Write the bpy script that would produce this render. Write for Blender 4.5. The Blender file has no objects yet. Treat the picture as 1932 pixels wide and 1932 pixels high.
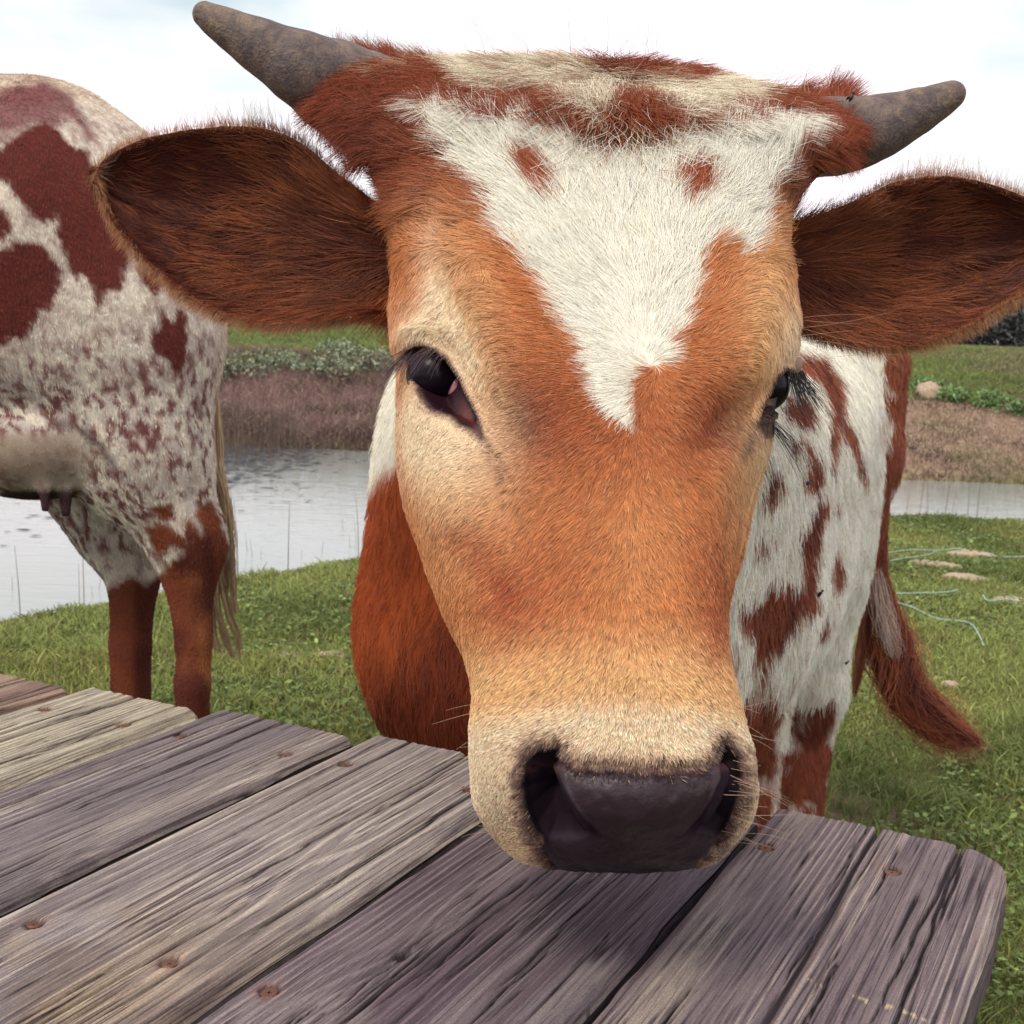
import bpy, math, random
import numpy as np
from mathutils import Vector, Matrix

# ------------------------------------------------------------------ camera, world, sun, exposure
rng = np.random.default_rng(7)
random.seed(7)
SC = bpy.context.scene
COL = SC.collection
F, CX = 2400.0, 966.0                       # the photograph measured on a 1932 px square
PITCH, ROLL = math.radians(8.34), math.radians(2.0)
CAM = np.array([0.0, 0.0, 1.09])
FW = np.array([0, math.cos(PITCH), -math.sin(PITCH)])
_r0 = np.array([1.0, 0, 0]); _u0 = np.cross(_r0, FW)
RT = math.cos(ROLL) * _r0 + math.sin(ROLL) * _u0
UP = -math.sin(ROLL) * _r0 + math.cos(ROLL) * _u0

cam_d = bpy.data.cameras.new('camera'); cam = bpy.data.objects.new('camera', cam_d); COL.objects.link(cam)
cam.matrix_world = Matrix(((RT[0], UP[0], -FW[0], CAM[0]), (RT[1], UP[1], -FW[1], CAM[1]), (RT[2], UP[2], -FW[2], CAM[2]), (0, 0, 0, 1)))
cam_d.sensor_width = 36; cam_d.lens = 36 * F / 1932; cam_d.clip_start = 0.02; cam_d.clip_end = 2000
cam_d.dof.use_dof = True; cam_d.dof.focus_distance = 0.76; cam_d.dof.aperture_fstop = 33
SC.camera = cam

SC.view_settings.view_transform = 'Standard'; SC.view_settings.look = 'None'
SC.view_settings.gamma = 1; SC.view_settings.use_curve_mapping = False; SC.view_settings.exposure = 0.60

SUN_EL, SUN_AZ = math.radians(52), math.radians(215)      # azimuth clockwise from +Y: behind the camera, to the left
W = bpy.data.worlds.new('World'); SC.world = W; W.use_nodes = True
nt = W.node_tree; nt.nodes.clear()
def N(t, kind, **kw):
    n = t.nodes.new(kind)
    for k, v in kw.items(): setattr(n, k, v)
    return n
def L(t, a, b): t.links.new(a, b)
def ramp(t, fac, stops, interp='LINEAR'):
    r = N(t, 'ShaderNodeValToRGB'); r.color_ramp.interpolation = interp
    e = r.color_ramp.elements
    while len(e) < len(stops): e.new(0.5)
    for i, (p, c) in enumerate(stops): e[i].position = p; e[i].color = (*c, 1)
    L(t, fac, r.inputs[0]); return r.outputs[0]
def mixc(t, fac, a, b, mode='MIX'):
    m = N(t, 'ShaderNodeMix', data_type='RGBA', blend_type=mode)
    for s, v in ((m.inputs[0], fac), (m.inputs[6], a), (m.inputs[7], b)):
        if hasattr(v, 'links'): L(t, v, s)
        elif isinstance(v, (tuple, list)): s.default_value = (*v, 1)
        else: s.default_value = v
    return m.outputs[2]
sky = N(nt, 'ShaderNodeTexSky'); sky.sky_type = 'NISHITA'; sky.sun_disc = False
sky.sun_elevation = SUN_EL; sky.sun_rotation = SUN_AZ
skyc = mixc(nt, 1.0, sky.outputs[0], (0.1, 0.1, 0.1), 'MULTIPLY')
tc = N(nt, 'ShaderNodeTexCoord')
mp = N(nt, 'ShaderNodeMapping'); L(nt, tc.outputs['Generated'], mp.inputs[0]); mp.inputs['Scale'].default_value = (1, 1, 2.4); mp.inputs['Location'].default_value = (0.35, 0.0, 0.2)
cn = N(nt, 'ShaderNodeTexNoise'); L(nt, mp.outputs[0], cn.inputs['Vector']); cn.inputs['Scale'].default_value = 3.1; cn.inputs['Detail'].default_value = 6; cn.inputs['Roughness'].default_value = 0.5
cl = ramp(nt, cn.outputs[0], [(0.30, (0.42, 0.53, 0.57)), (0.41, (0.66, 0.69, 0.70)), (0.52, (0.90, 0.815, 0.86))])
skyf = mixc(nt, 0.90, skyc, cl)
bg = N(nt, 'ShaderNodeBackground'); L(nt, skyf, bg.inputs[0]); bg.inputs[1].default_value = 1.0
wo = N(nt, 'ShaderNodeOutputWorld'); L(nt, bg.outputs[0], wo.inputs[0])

sd = bpy.data.lights.new('sun', 'SUN'); sun = bpy.data.objects.new('sun', sd); COL.objects.link(sun)
sd.energy = 1.5; sd.angle = math.radians(18); sd.color = (1.0, 0.92, 0.74)
sdir = Vector((math.sin(SUN_AZ) * math.cos(SUN_EL), math.cos(SUN_AZ) * math.cos(SUN_EL), math.sin(SUN_EL)))
sun.rotation_euler = sdir.to_track_quat('Z', 'Y').to_euler()

# ------------------------------------------------------------------ helpers
def P(x, y, d):
    x = np.asarray(x, float); y = np.asarray(y, float); d = np.asarray(d, float)
    return CAM + d[..., None] * (FW + ((x - CX) / F)[..., None] * RT - ((y - CX) / F)[..., None] * UP)
def onz(x, y, z):
    v = FW + (x - CX) / F * RT - (y - CX) / F * UP
    return CAM + v * ((z - CAM[2]) / v[2])
def chart(q):
    q = np.asarray(q) - CAM; d = q @ FW
    return CX + F * (q @ RT) / d, CX - F * (q @ UP) / d, d
_lat = np.random.default_rng(3).random((32, 32, 32))
def noise(p, s=1.0, off=0.0):                # smooth value noise, 0..1
    p = np.asarray(p, float) * s + off + 100.0
    i = np.floor(p).astype(int); f = p - i; f = f * f * (3 - 2 * f); i %= 32; j = (i + 1) % 32
    x0, y0, z0 = i.T; x1, y1, z1 = j.T; fx, fy, fz = f.T
    def l(a, b, t): return a + (b - a) * t
    return l(l(l(_lat[x0, y0, z0], _lat[x1, y0, z0], fx), l(_lat[x0, y1, z0], _lat[x1, y1, z0], fx), fy),
             l(l(_lat[x0, y0, z1], _lat[x1, y0, z1], fx), l(_lat[x0, y1, z1], _lat[x1, y1, z1], fx), fy), fz)
def fbm(p, s=1.0, o=3, off=0.0):
    a, t, w = 0, 0, 1
    for k in range(o): a = a + w * noise(p, s * 2 ** k, off + 17.3 * k); t += w; w *= .5
    return a / t
def n2(x, y, s=1.0, off=0.0, o=1):
    return fbm(np.stack([x, y, np.zeros_like(x)], -1), s, o, off)
def sst(a, b, x):
    t = np.clip((x - a) / (b - a), 0, 1); return t * t * (3 - 2 * t)
def polysd(px, py, poly):                    # signed distance to a polygon, negative inside
    poly = np.asarray(poly, float); n = len(poly)
    best = np.full(px.shape, 1e18); ins = np.zeros(px.shape, bool)
    for k in range(n):
        ax, ay = poly[k]; bx, by = poly[(k + 1) % n]
        ex, ey = bx - ax, by - ay
        t = np.clip(((px - ax) * ex + (py - ay) * ey) / (ex * ex + ey * ey + 1e-9), 0, 1)
        best = np.minimum(best, (px - ax - t * ex) ** 2 + (py - ay - t * ey) ** 2)
        c = ((ay > py) != (by > py)) & (px < (bx - ax) * (py - ay) / (by - ay + 1e-12) + ax)
        ins ^= c
    d = np.sqrt(best); return np.where(ins, -d, d)
def lined(px, py, pts):
    best = np.full(px.shape, 1e18)
    for (ax, ay), (bx, by) in zip(pts[:-1], pts[1:]):
        ex, ey = bx - ax, by - ay
        t = np.clip(((px - ax) * ex + (py - ay) * ey) / (ex * ex + ey * ey + 1e-9), 0, 1)
        best = np.minimum(best, (px - ax - t * ex) ** 2 + (py - ay - t * ey) ** 2)
    return np.sqrt(best)
def catmull(tab, t):                         # rows of a table interpolated at t in 0..n-1
    tab = np.asarray(tab, float); n = len(tab); t = np.clip(t, 0, n - 1 - 1e-9); i = t.astype(int); f = (t - i)[:, None]
    g = lambda k: tab[np.clip(k, 0, n - 1)]
    a, b, c, d = g(i - 1), g(i), g(i + 1), g(i + 2)
    return .5 * (2 * b + (c - a) * f + (2 * a - 5 * b + 4 * c - d) * f * f + (3 * b - a - 3 * c + d) * f ** 3)
def lerp(a, b, t): return a + (b - a) * t
def cmix(c, col, m):                         # blend a colour into an (N,3) array
    return c + (np.asarray(col) - c) * np.asarray(m)[:, None]

def link(name, data, parent=None, mat=None):
    o = bpy.data.objects.new(name, data); COL.objects.link(o)
    if parent is not None: o.parent = parent
    if mat is not None: data.materials.append(mat)
    return o
def tag(o, label=None, cat=None, group=None, kind=None):
    if label: o['label'] = label
    if cat: o['category'] = cat
    if group: o['group'] = group
    if kind: o['kind'] = kind
    return o
def thing(name, label, cat, loc=(0, 0, 0), group=None):
    o = bpy.data.objects.new(name, None); COL.objects.link(o); o.location = loc; o.empty_display_size = .1
    return tag(o, label, cat, group)
def np_mesh(name, V, Fc, cols=None, smooth=True, attr='col'):
    me = bpy.data.meshes.new(name)
    V = np.asarray(V, np.float32)
    if isinstance(Fc, np.ndarray):
        k = Fc.shape[1]; me.vertices.add(len(V)); me.loops.add(Fc.size); me.polygons.add(len(Fc))
        me.vertices.foreach_set('co', V.ravel()); me.loops.foreach_set('vertex_index', Fc.ravel().astype(np.int32))
        me.polygons.foreach_set('loop_start', np.arange(0, Fc.size, k, dtype=np.int32))
        me.update(calc_edges=True)
    else:
        me.from_pydata(V.tolist(), [], Fc); me.update()
    if smooth: me.polygons.foreach_set('use_smooth', [True] * len(me.polygons))
    if cols is not None:
        a = me.attributes.new(attr, 'FLOAT_COLOR', 'POINT')
        c = np.ones((len(V), 4), np.float32); c[:, :cols.shape[1]] = cols; a.data.foreach_set('color', c.ravel())
    return me
def grid_faces(n, m, wrap=False, off=0):
    i, j = np.meshgrid(np.arange(n - 1), np.arange(m if wrap else m - 1), indexing='ij')
    j2 = (j + 1) % m
    return (np.stack([i * m + j, i * m + j2, (i + 1) * m + j2, (i + 1) * m + j], -1).reshape(-1, 4) + off).astype(np.int32)
def vnormals(V, Q):
    nrm = np.zeros_like(V); a, b, c = V[Q[:, 0]], V[Q[:, 1]], V[Q[:, 2]]
    fn = np.cross(b - a, c - a)
    if Q.shape[1] == 4: fn = fn + np.cross(c - a, V[Q[:, 3]] - a)
    for k in range(Q.shape[1]):
        for ax in range(3): nrm[:, ax] += np.bincount(Q[:, k], fn[:, ax], len(V))
    return nrm / (np.linalg.norm(nrm, axis=1, keepdims=True) + 1e-12)
def curves(name, pos, rad, col, mat, parent=None):
    n, k, _ = pos.shape
    cu = bpy.data.hair_curves.new(name); cu.add_curves([k] * n)
    cu.attributes['position'].data.foreach_set('vector', pos.astype(np.float32).ravel())
    a = cu.attributes.get('radius') or cu.attributes.new('radius', 'FLOAT', 'POINT'); a.data.foreach_set('value', rad.astype(np.float32).ravel())
    a = cu.attributes.new('col', 'FLOAT_COLOR', 'POINT')
    c = np.ones((n, k, 4), np.float32); c[:, :, :3] = col if col.ndim == 3 else col[:, None, :]
    a.data.foreach_set('color', c.ravel())
    cu.materials.append(mat)
    return link(name, cu, parent)
def sample(V, Q, Nn, n, wfn=None, r=rng):    # random roots on a quad mesh, weighted by area and wfn
    T = np.concatenate([Q[:, [0, 1, 2]], Q[:, [0, 2, 3]]])
    a, b, c = V[T[:, 0]], V[T[:, 1]], V[T[:, 2]]
    w = np.linalg.norm(np.cross(b - a, c - a), axis=1)
    if wfn is not None: w = w * wfn((a + b + c) / 3, Nn[T[:, 0]])
    cs = np.cumsum(w); k = np.searchsorted(cs, r.random(n) * cs[-1]); k = np.minimum(k, len(T) - 1)
    u, v = r.random(n), r.random(n); s = u + v > 1; u[s], v[s] = 1 - u[s], 1 - v[s]
    t = T[k]; g = lambda A: A[t[:, 0]] * (1 - u - v)[:, None] + A[t[:, 1]] * u[:, None] + A[t[:, 2]] * v[:, None]
    nn = g(Nn); return g(V), nn / (np.linalg.norm(nn, axis=1, keepdims=True) + 1e-9)
def facing(c, nn):                           # more hair where the surface can be seen from the front half
    v = CAM - c; v = v / np.linalg.norm(v, axis=1, keepdims=True); return 0.04 + 0.96 * sst(-.35, .0, (nn * v).sum(1))
def strands(root, nrm, d3, length, lift, k=5, curl=0.0, clump=0.0, drop=0.0, r=rng, off=0.0, cs=120.0):
    n = len(root)
    d3 = d3 - nrm * (d3 * nrm).sum(1)[:, None]; d3 /= (np.linalg.norm(d3, axis=1, keepdims=True) + 1e-9)
    side = np.cross(nrm, d3)
    jit = r.normal(0, 1, n) * .16
    if clump:                                # neighbours lean the same way: locks of hair
        jit = jit + clump * (noise(root, cs, off) - .5) * 2 + clump * .6 * (noise(root, cs * 2.7, off + 9) - .5) * 2
    d3 = d3 * np.cos(jit)[:, None] + side * np.sin(jit)[:, None]
    lift = lift * (1 + r.normal(0, .25, n)) + (noise(root, cs * 1.3, off + 4) - .5) * lift * .9
    s = np.linspace(0, 1, k)
    A = d3[:, None] * (s[None] * np.cos(lift)[:, None])[..., None] + nrm[:, None] * ((s - .45 * s * s)[None] * np.sin(lift)[:, None])[..., None]
    A = A * length[:, None, None]
    if np.any(curl):
        ph = r.random(n) * 6.28; fr = 4 + 5 * r.random(n)
        A = A + side[:, None] * (np.sin(ph[:, None] + fr[:, None] * s[None]) - np.sin(ph)[:, None])[..., None] * (length * curl)[:, None, None]
    if drop: A = A - np.array([0, 0, 1.0]) * (s[None] ** 2 * (length * drop)[:, None])[..., None]
    return root[:, None] + A
def taper(n, k, r0, r1, rr=None):
    t = np.linspace(0, 1, k); b = lerp(r0, r1, t ** 1.5)[None] * np.ones((n, 1))
    return b * (rr[:, None] if rr is not None else 1)
def shade_var(col, amt=.22, r=rng):
    return np.clip(col * np.exp(r.normal(0, amt, len(col)))[:, None], 0, .92)

# ------------------------------------------------------------------ materials
def mat(name):
    m = bpy.data.materials.new(name); m.use_nodes = True; t = m.node_tree
    b = t.nodes['Principled BSDF']; return m, t, b
def fur_mat(name, rough=.55, spec=.25, trans=0.0):
    m, t, b = mat(name)
    a = N(t, 'ShaderNodeAttribute', attribute_name='col'); L(t, a.outputs['Color'], b.inputs['Base Color'])
    b.inputs['Roughness'].default_value = rough; b.inputs['Specular IOR Level'].default_value = spec
    if trans:
        tr = N(t, 'ShaderNodeBsdfTranslucent'); L(t, a.outputs['Color'], tr.inputs[0])
        mx = N(t, 'ShaderNodeMixShader'); mx.inputs[0].default_value = trans
        L(t, b.outputs[0], mx.inputs[1]); L(t, tr.outputs[0], mx.inputs[2]); L(t, mx.outputs[0], t.nodes['Material Output'].inputs[0])
    return m
M_fur = fur_mat('fur'); M_fringe = fur_mat('fringe_hair', .4, .4, .35); M_lash = fur_mat('lash', .35, .5)
M_grass = fur_mat('grass_blade', .55, .2, .35)
def skin_mat():
    m, t, b = mat('hide')
    a = N(t, 'ShaderNodeAttribute', attribute_name='col'); L(t, a.outputs['Color'], b.inputs['Base Color'])
    g = N(t, 'ShaderNodeMath', operation='MULTIPLY_ADD'); L(t, a.outputs['Alpha'], g.inputs[0]); g.inputs[1].default_value = -.42; g.inputs[2].default_value = .80
    L(t, g.outputs[0], b.inputs['Roughness']); sg = N(t, 'ShaderNodeMath', operation='MULTIPLY_ADD'); L(t, a.outputs['Alpha'], sg.inputs[0]); sg.inputs[1].default_value = .25; sg.inputs[2].default_value = .06; L(t, sg.outputs[0], b.inputs['Specular IOR Level'])
    tcn = N(t, 'ShaderNodeTexCoord')
    v = N(t, 'ShaderNodeTexVoronoi', feature='DISTANCE_TO_EDGE'); v.inputs['Scale'].default_value = 300; v.inputs['Detail'].default_value = 2.5; v.inputs['Randomness'].default_value = 1; L(t, tcn.outputs['Object'], v.inputs['Vector'])
    n = N(t, 'ShaderNodeTexNoise'); n.inputs['Scale'].default_value = 110; n.inputs['Detail'].default_value = 8; n.inputs['Roughness'].default_value = .7; L(t, tcn.outputs['Object'], n.inputs['Vector'])
    rr = N(t, 'ShaderNodeMapRange'); rr.inputs[2].default_value = .35; rr.inputs[4].default_value = .5; L(t, v.outputs['Distance'], rr.inputs[0])
    ad = N(t, 'ShaderNodeMath', operation='ADD'); L(t, rr.outputs[0], ad.inputs[0]); L(t, n.outputs[0], ad.inputs[1])
    bp = N(t, 'ShaderNodeBump'); st_ = N(t, 'ShaderNodeMath', operation='MULTIPLY'); L(t, a.outputs['Alpha'], st_.inputs[0]); st_.inputs[1].default_value = .5; L(t, st_.outputs[0], bp.inputs['Strength']); bp.inputs['Distance'].default_value = .0008; L(t, ad.outputs[0], bp.inputs['Height']); L(t, bp.outputs[0], b.inputs['Normal'])
    return m
M_hide = skin_mat()
def horn_mat():
    m, t, b = mat('horn')
    tcn = N(t, 'ShaderNodeTexCoord'); a = N(t, 'ShaderNodeAttribute', attribute_name='col')
    n = N(t, 'ShaderNodeTexNoise'); n.inputs['Scale'].default_value = 75; n.inputs['Detail'].default_value = 12; n.inputs['Roughness'].default_value = .78; n.inputs['Distortion'].default_value = .6; L(t, tcn.outputs['Object'], n.inputs['Vector'])
    c = ramp(t, n.outputs[0], [(.30, (.035, .026, .03)), (.48, (.11, .085, .075)), (.62, (.22, .165, .115)), (.8, (.34, .25, .14))])
    c = mixc(t, .75, c, a.outputs['Color'], 'MULTIPLY'); L(t, c, b.inputs['Base Color'])
    w = N(t, 'ShaderNodeTexNoise'); w.inputs['Scale'].default_value = 420; w.inputs['Detail'].default_value = 6; L(t, tcn.outputs['Object'], w.inputs['Vector'])
    ad = N(t, 'ShaderNodeMath', operation='ADD'); L(t, n.outputs[0], ad.inputs[0]); L(t, w.outputs[0], ad.inputs[1])
    bp = N(t, 'ShaderNodeBump'); bp.inputs['Strength'].default_value = .8; bp.inputs['Distance'].default_value = .0018; L(t, ad.outputs[0], bp.inputs['Height']); L(t, bp.outputs[0], b.inputs['Normal'])
    b.inputs['Roughness'].default_value = .58
    return m
M_horn = horn_mat()
def eye_mat():
    m, t, b = mat('eyeball'); b.inputs['Base Color'].default_value = (.008, .004, .010, 1); b.inputs['Roughness'].default_value = .27; b.inputs['Specular IOR Level'].default_value = .16
    b.inputs['Coat Weight'].default_value = .04; b.inputs['Coat Roughness'].default_value = .03; return m
M_eye = eye_mat()
m_, t_, b_ = mat('tear_duct'); b_.inputs['Base Color'].default_value = (.50, .17, .24, 1); b_.inputs['Roughness'].default_value = .3; b_.inputs['Subsurface Weight'].default_value = .0; M_pink = m_
m_, t_, b_ = mat('inner_lid'); b_.inputs['Base Color'].default_value = (.055, .014, .022, 1); b_.inputs['Roughness'].default_value = .35; M_lid = m_

# ------------------------------------------------------------------ the setting: ground, pond, woodland
NSX = [-40, -12, -6, -4, -1.89, -1.65, -1.23, -.77, .5, 2.54, 3.4, 6, 12, 40]
NSY = [-14, -2, 1.6, 2.9, 4.62, 4.98, 5.55, 6.24, 7.6, 8.34, 8.38, 8.6, 9.2, 12]
FSX = [-40, -12, -3, -1.4, 3.5, 4.7, 12, 40]
FSY = [18, 13.6, 12.35, 12.2, 11.2, 11.35, 12.2, 16]
def shore_near(x): return np.interp(x, NSX, NSY)
def shore_far(x): return np.interp(x, FSX, FSY)
def ground_z(x, y):
    a = shore_near(x) + .12 * (n2(x, y, 1.7, 5) - .5); b = shore_far(x) + .25 * (n2(x, y, 1.1, 15) - .5)
    land = .035 * (n2(x, y, .9, 3) - .5) + .02 * (n2(x, y, 4.1, 8) - .5)
    z = np.where(y < a, land - .0 - .11 * sst(-.5, 0, y - a), 0)
    bas = -.11 - .35 * sst(0, .6, y - a) * sst(0, .6, b - y)
    bank = -.11 + 1.05 * sst(-.6, 7.0, y - b) ** .9 - (.11 * 0) + .16 * (n2(x, y, .8, 21, 3) - .5) * sst(0, 1.2, y - b) * (1 - .6 * sst(6, 14, y - b))
    z = np.where((y >= a) & (y <= b), bas, z); z = np.where(y > b, bank, z)
    return z
gx = np.unique(np.concatenate([np.linspace(-6, 8, 160), -6 - np.geomspace(.2, 500, 30), 8 + np.geomspace(.2, 500, 30)]))
gy = np.unique(np.concatenate([np.linspace(-3, 20, 230), -3 - np.geomspace(.2, 60, 12), 20 + np.geomspace(.3, 700, 36)]))
GX, GY = np.meshgrid(gx, gy, indexing='ij'); GZ = ground_z(GX.ravel(), GY.ravel())
GV = np.stack([GX.ravel(), GY.ravel(), GZ], -1)
def ground_col(x, y):
    g = cmix(np.tile([.115, .125, .040], (len(x), 1)), (.055, .085, .022), sst(.4, .65, n2(x, y, 2.2, 31, 3)))
    g = cmix(g, (.17, .125, .085), sst(.62, .74, n2(x, y, 1.1, 41, 3)) * .7)
    fb = y - shore_far(x)
    dead = np.array([.16, .11, .09]) + np.array([.12, .09, .06]) * sst(1.8, 2.8, x)[:, None]
    m = sst(-.3, .2, fb) * (1 - sst(3.4, 4.6, fb + 2.2 * (n2(x, y, .7, 51, 3) - .5) - .9 * sst(0, 4, x) * -1))
    g = cmix(g, dead, m)
    mid = sst(2.6, 4.0, fb) * (1 - sst(7, 9, fb)); g = cmix(g, (.11, .13, .05), mid * .5)
    g = cmix(g, (.05, .04, .035), sst(-.6, -.1, -np.abs(y - shore_near(x))) * .6)
    return g
ground = link('ground', np_mesh('ground', GV, grid_faces(len(gx), len(gy)), ground_col(GV[:, 0], GV[:, 1])))
def ground_mat():
    m, t, b = mat('ground_soil'); a = N(t, 'ShaderNodeAttribute', attribute_name='col')
    tcn = N(t, 'ShaderNodeTexCoord')
    n = N(t, 'ShaderNodeTexNoise'); n.inputs['Scale'].default_value = 9; n.inputs['Detail'].default_value = 9; n.inputs['Roughness'].default_value = .75; L(t, tcn.outputs['Object'], n.inputs['Vector'])
    v = ramp(t, n.outputs[0], [(.3, (.45, .45, .45)), (.7, (1.6, 1.6, 1.5))]); c = mixc(t, 1.0, a.outputs['Color'], v, 'MULTIPLY'); L(t, c, b.inputs['Base Color'])
    b.inputs['Roughness'].default_value = .95; b.inputs['Specular IOR Level'].default_value = .1
    bp = N(t, 'ShaderNodeBump'); bp.inputs['Distance'].default_value = .03; L(t, n.outputs[0], bp.inputs['Height']); L(t, bp.outputs[0], b.inputs['Normal'])
    return m
ground.data.materials.append(ground_mat()); tag(ground, kind='structure')
wm, t, b = mat('pond_water')
b.inputs['Base Color'].default_value = (.29, .31, .29, 1); b.inputs['Roughness'].default_value = .05; b.inputs['Specular IOR Level'].default_value = .5; b.inputs['IOR'].default_value = 1.7
tcn = N(t, 'ShaderNodeTexCoord'); mpp = N(t, 'ShaderNodeMapping'); mpp.inputs['Scale'].default_value = (1.5, 6, 1); L(t, tcn.outputs['Object'], mpp.inputs[0])
n = N(t, 'ShaderNodeTexNoise'); n.inputs['Scale'].default_value = 3.5; n.inputs['Detail'].default_value = 4; L(t, mpp.outputs[0], n.inputs['Vector'])
bp = N(t, 'ShaderNodeBump'); bp.inputs['Distance'].default_value = .008; bp.inputs['Strength'].default_value = .3; L(t, n.outputs[0], bp.inputs['Height']); L(t, bp.outputs[0], b.inputs['Normal'])
pond = link('pond_water', np_mesh('pond_water', [(-60, -20, -.14), (60, -20, -.14), (60, 22, -.14), (-60, 22, -.14)], np.array([[0, 1, 2, 3]])), mat=wm); tag(pond, kind='structure')

def blades(name, xy, h, wid, col, lean=.5, k=3, matl=None, zoff=0.0):
    n = len(xy); z = ground_z(xy[:, 0], xy[:, 1]) + zoff
    root = np.column_stack([xy, z - .004]); a = rng.random(n) * 6.28; ln = lean * rng.random(n) * h
    s = np.linspace(0, 1, k)
    pos = root[:, None] + np.stack([np.cos(a)[:, None] * ln[:, None] * s ** 1.8, np.sin(a)[:, None] * ln[:, None] * s ** 1.8, h[:, None] * s * (1 - .25 * s * lean)], -1)
    o = curves(name, pos, taper(n, k, 1.0, .25) * wid[:, None], shade_var(col, .3), matl or M_grass)
    return o
def wedge(n, y0, y1, pw=0.0, m=1.12):        # ground points inside the view, denser near the camera
    u = rng.random(n); y = y0 * (y1 / y0) ** u if pw == 0 else (y0 ** pw + (y1 ** pw - y0 ** pw) * u) ** (1 / pw)
    return np.column_stack([(rng.random(n) - .5) * 2 * y * .47 * m + .0 * y, y])
xy = wedge(330000, 1.25, 9.6, .6); xy = xy[xy[:, 1] < shore_near(xy[:, 0]) + .02]
dd = xy[:, 1]; bare = sst(.60, .72, n2(xy[:, 0], xy[:, 1], 1.1, 41, 3)); keep = rng.random(len(xy)) > bare * .75; xy = xy[keep]; dd = xy[:, 1]
tuft = n2(xy[:, 0], xy[:, 1], 5.5, 61, 2)
h = (.014 + .045 * tuft ** 2) * (1 + rng.normal(0, .3, len(xy))).clip(.4, 2); wid = (.0010 + .0003 * dd) * (.7 + .6 * rng.random(len(xy)))
gc = cmix(np.tile([.29, .335, .11], (len(xy), 1)), (.15, .19, .06), sst(.35, .7, n2(xy[:, 0], xy[:, 1], 1.5, 71, 3)))
gc = cmix(gc, (.30, .30, .10), sst(.5, .75, n2(xy[:, 0], xy[:, 1], 3.1, 81, 2)) * .6)
gc = cmix(gc, (.30, .25, .14), (rng.random(len(xy)) < .07) * .9)
tag(blades('grass', xy, h, wid, gc, .9), 'short green pasture grass with dry blades between table and pond', 'grass', kind='stuff')
# broad low leaves (clover) among the grass
xy = wedge(60000, 1.3, 8.5, .7); xy = xy[(xy[:, 1] < shore_near(xy[:, 0]) - .1) & (n2(xy[:, 0], xy[:, 1], 2.3, 91, 2) > .46)]
n = len(xy); a = rng.random(n) * 6.28; sz = (.004 + .006 * rng.random(n)) * (1 + .08 * xy[:, 1]); z = ground_z(xy[:, 0], xy[:, 1]) + .008 + .022 * rng.random(n)
c0 = np.column_stack([xy, z]); e1 = np.column_stack([np.cos(a), np.sin(a), rng.normal(0, .35, n)]); e2 = np.column_stack([-np.sin(a), np.cos(a), rng.normal(0, .35, n)])
LV = np.stack([c0 - e1 * sz[:, None] * .3, c0 + e2 * sz[:, None] * .8 + e1 * sz[:, None] * .4, c0 + e1 * sz[:, None] * 1.2, c0 - e2 * sz[:, None] * .8 + e1 * sz[:, None] * .4], 1).reshape(-1, 3)
lc = np.repeat(shade_var(np.tile([.16, .22, .07], (n, 1)), .35), 4, 0)
tag(link('clover', np_mesh('clover', LV, np.arange(4 * n, dtype=np.int32).reshape(-1, 4), lc), mat=M_grass), 'broad leaved clover growing through the pasture grass', 'clover', kind='stuff')
# far bank: dead brown weeds by the water, green on top
def bankpts(n, a0, a1):
    x = (rng.random(n) - .5) * 17 + .8; return np.column_stack([x, shore_far(x) + a0 + (a1 - a0) * rng.random(n)])
xy = bankpts(95000, -.35, 4.2); xy[:9000, 1] -= rng.exponential(.45, 9000); h = .07 + .15 * rng.random(len(xy)) * (.5 + n2(xy[:, 0], xy[:, 1], 1.3, 66, 2)) * (1 - .5 * sst(0, 3.5, xy[:, 1] - shore_far(xy[:, 0])))
h *= np.where(xy[:, 0] > 2.2, .38, 1)
gc = cmix(np.where((xy[:, 0] > 2.0)[:, None], [.33, .235, .17], [.26, .165, .16]) * np.ones((len(xy), 1)), (.10, .060, .055), sst(.4, .65, n2(xy[:, 0], xy[:, 1], 2.0, 11, 3))); gc = cmix(gc, (.42, .33, .24), (rng.random(len(xy)) < .18) * .9); gc = cmix(gc, (.10, .13, .045), sst(.58, .7, n2(xy[:, 0], xy[:, 1], .9, 111, 3)) * .6)
tag(blades('dead_weeds', xy, h, np.full(len(xy), .0026) * (.6 + .8 * rng.random(len(xy))), gc, 1.1), 'dead brown weeds covering the far bank above the water', 'weeds', kind='stuff')
xy = bankpts(90000, 3.0, 13); h = .05 + .10 * rng.random(len(xy)) * n2(xy[:, 0], xy[:, 1], .9, 22, 2)
gc = cmix(np.tile([.20, .25, .085], (len(xy), 1)), (.22, .20, .11), sst(.45, .65, n2(xy[:, 0], xy[:, 1], .8, 12, 3)))
tag(blades('meadow_grass', xy, h, np.full(len(xy), .006), gc, 1.1), 'pale green meadow grass on top of the far bank', 'grass', kind='stuff')
# reeds standing in the water
xr_ = np.concatenate([rng.normal(-2.45, .45, 900), (rng.random(160) ** 1.5 - .4) * 9]); xy = np.column_stack([xr_, shore_far(xr_) - np.abs(rng.normal(0, 1.0, len(xr_))) - .05]); xy[900:, 1] = shore_near(xy[900:, 0]) + np.abs(rng.normal(0, .8, 160))
h = .30 + .22 * rng.random(len(xy)); h[900:] = .32 + .08 * rng.random(160)
tag(blades('reeds', xy, h + .06, np.full(len(xy), .0022), np.tile([.16, .12, .10], (len(xy), 1)), .12, zoff=0), 'thin dead reeds standing in the shallow pond water', 'reeds', kind='stuff')

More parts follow.
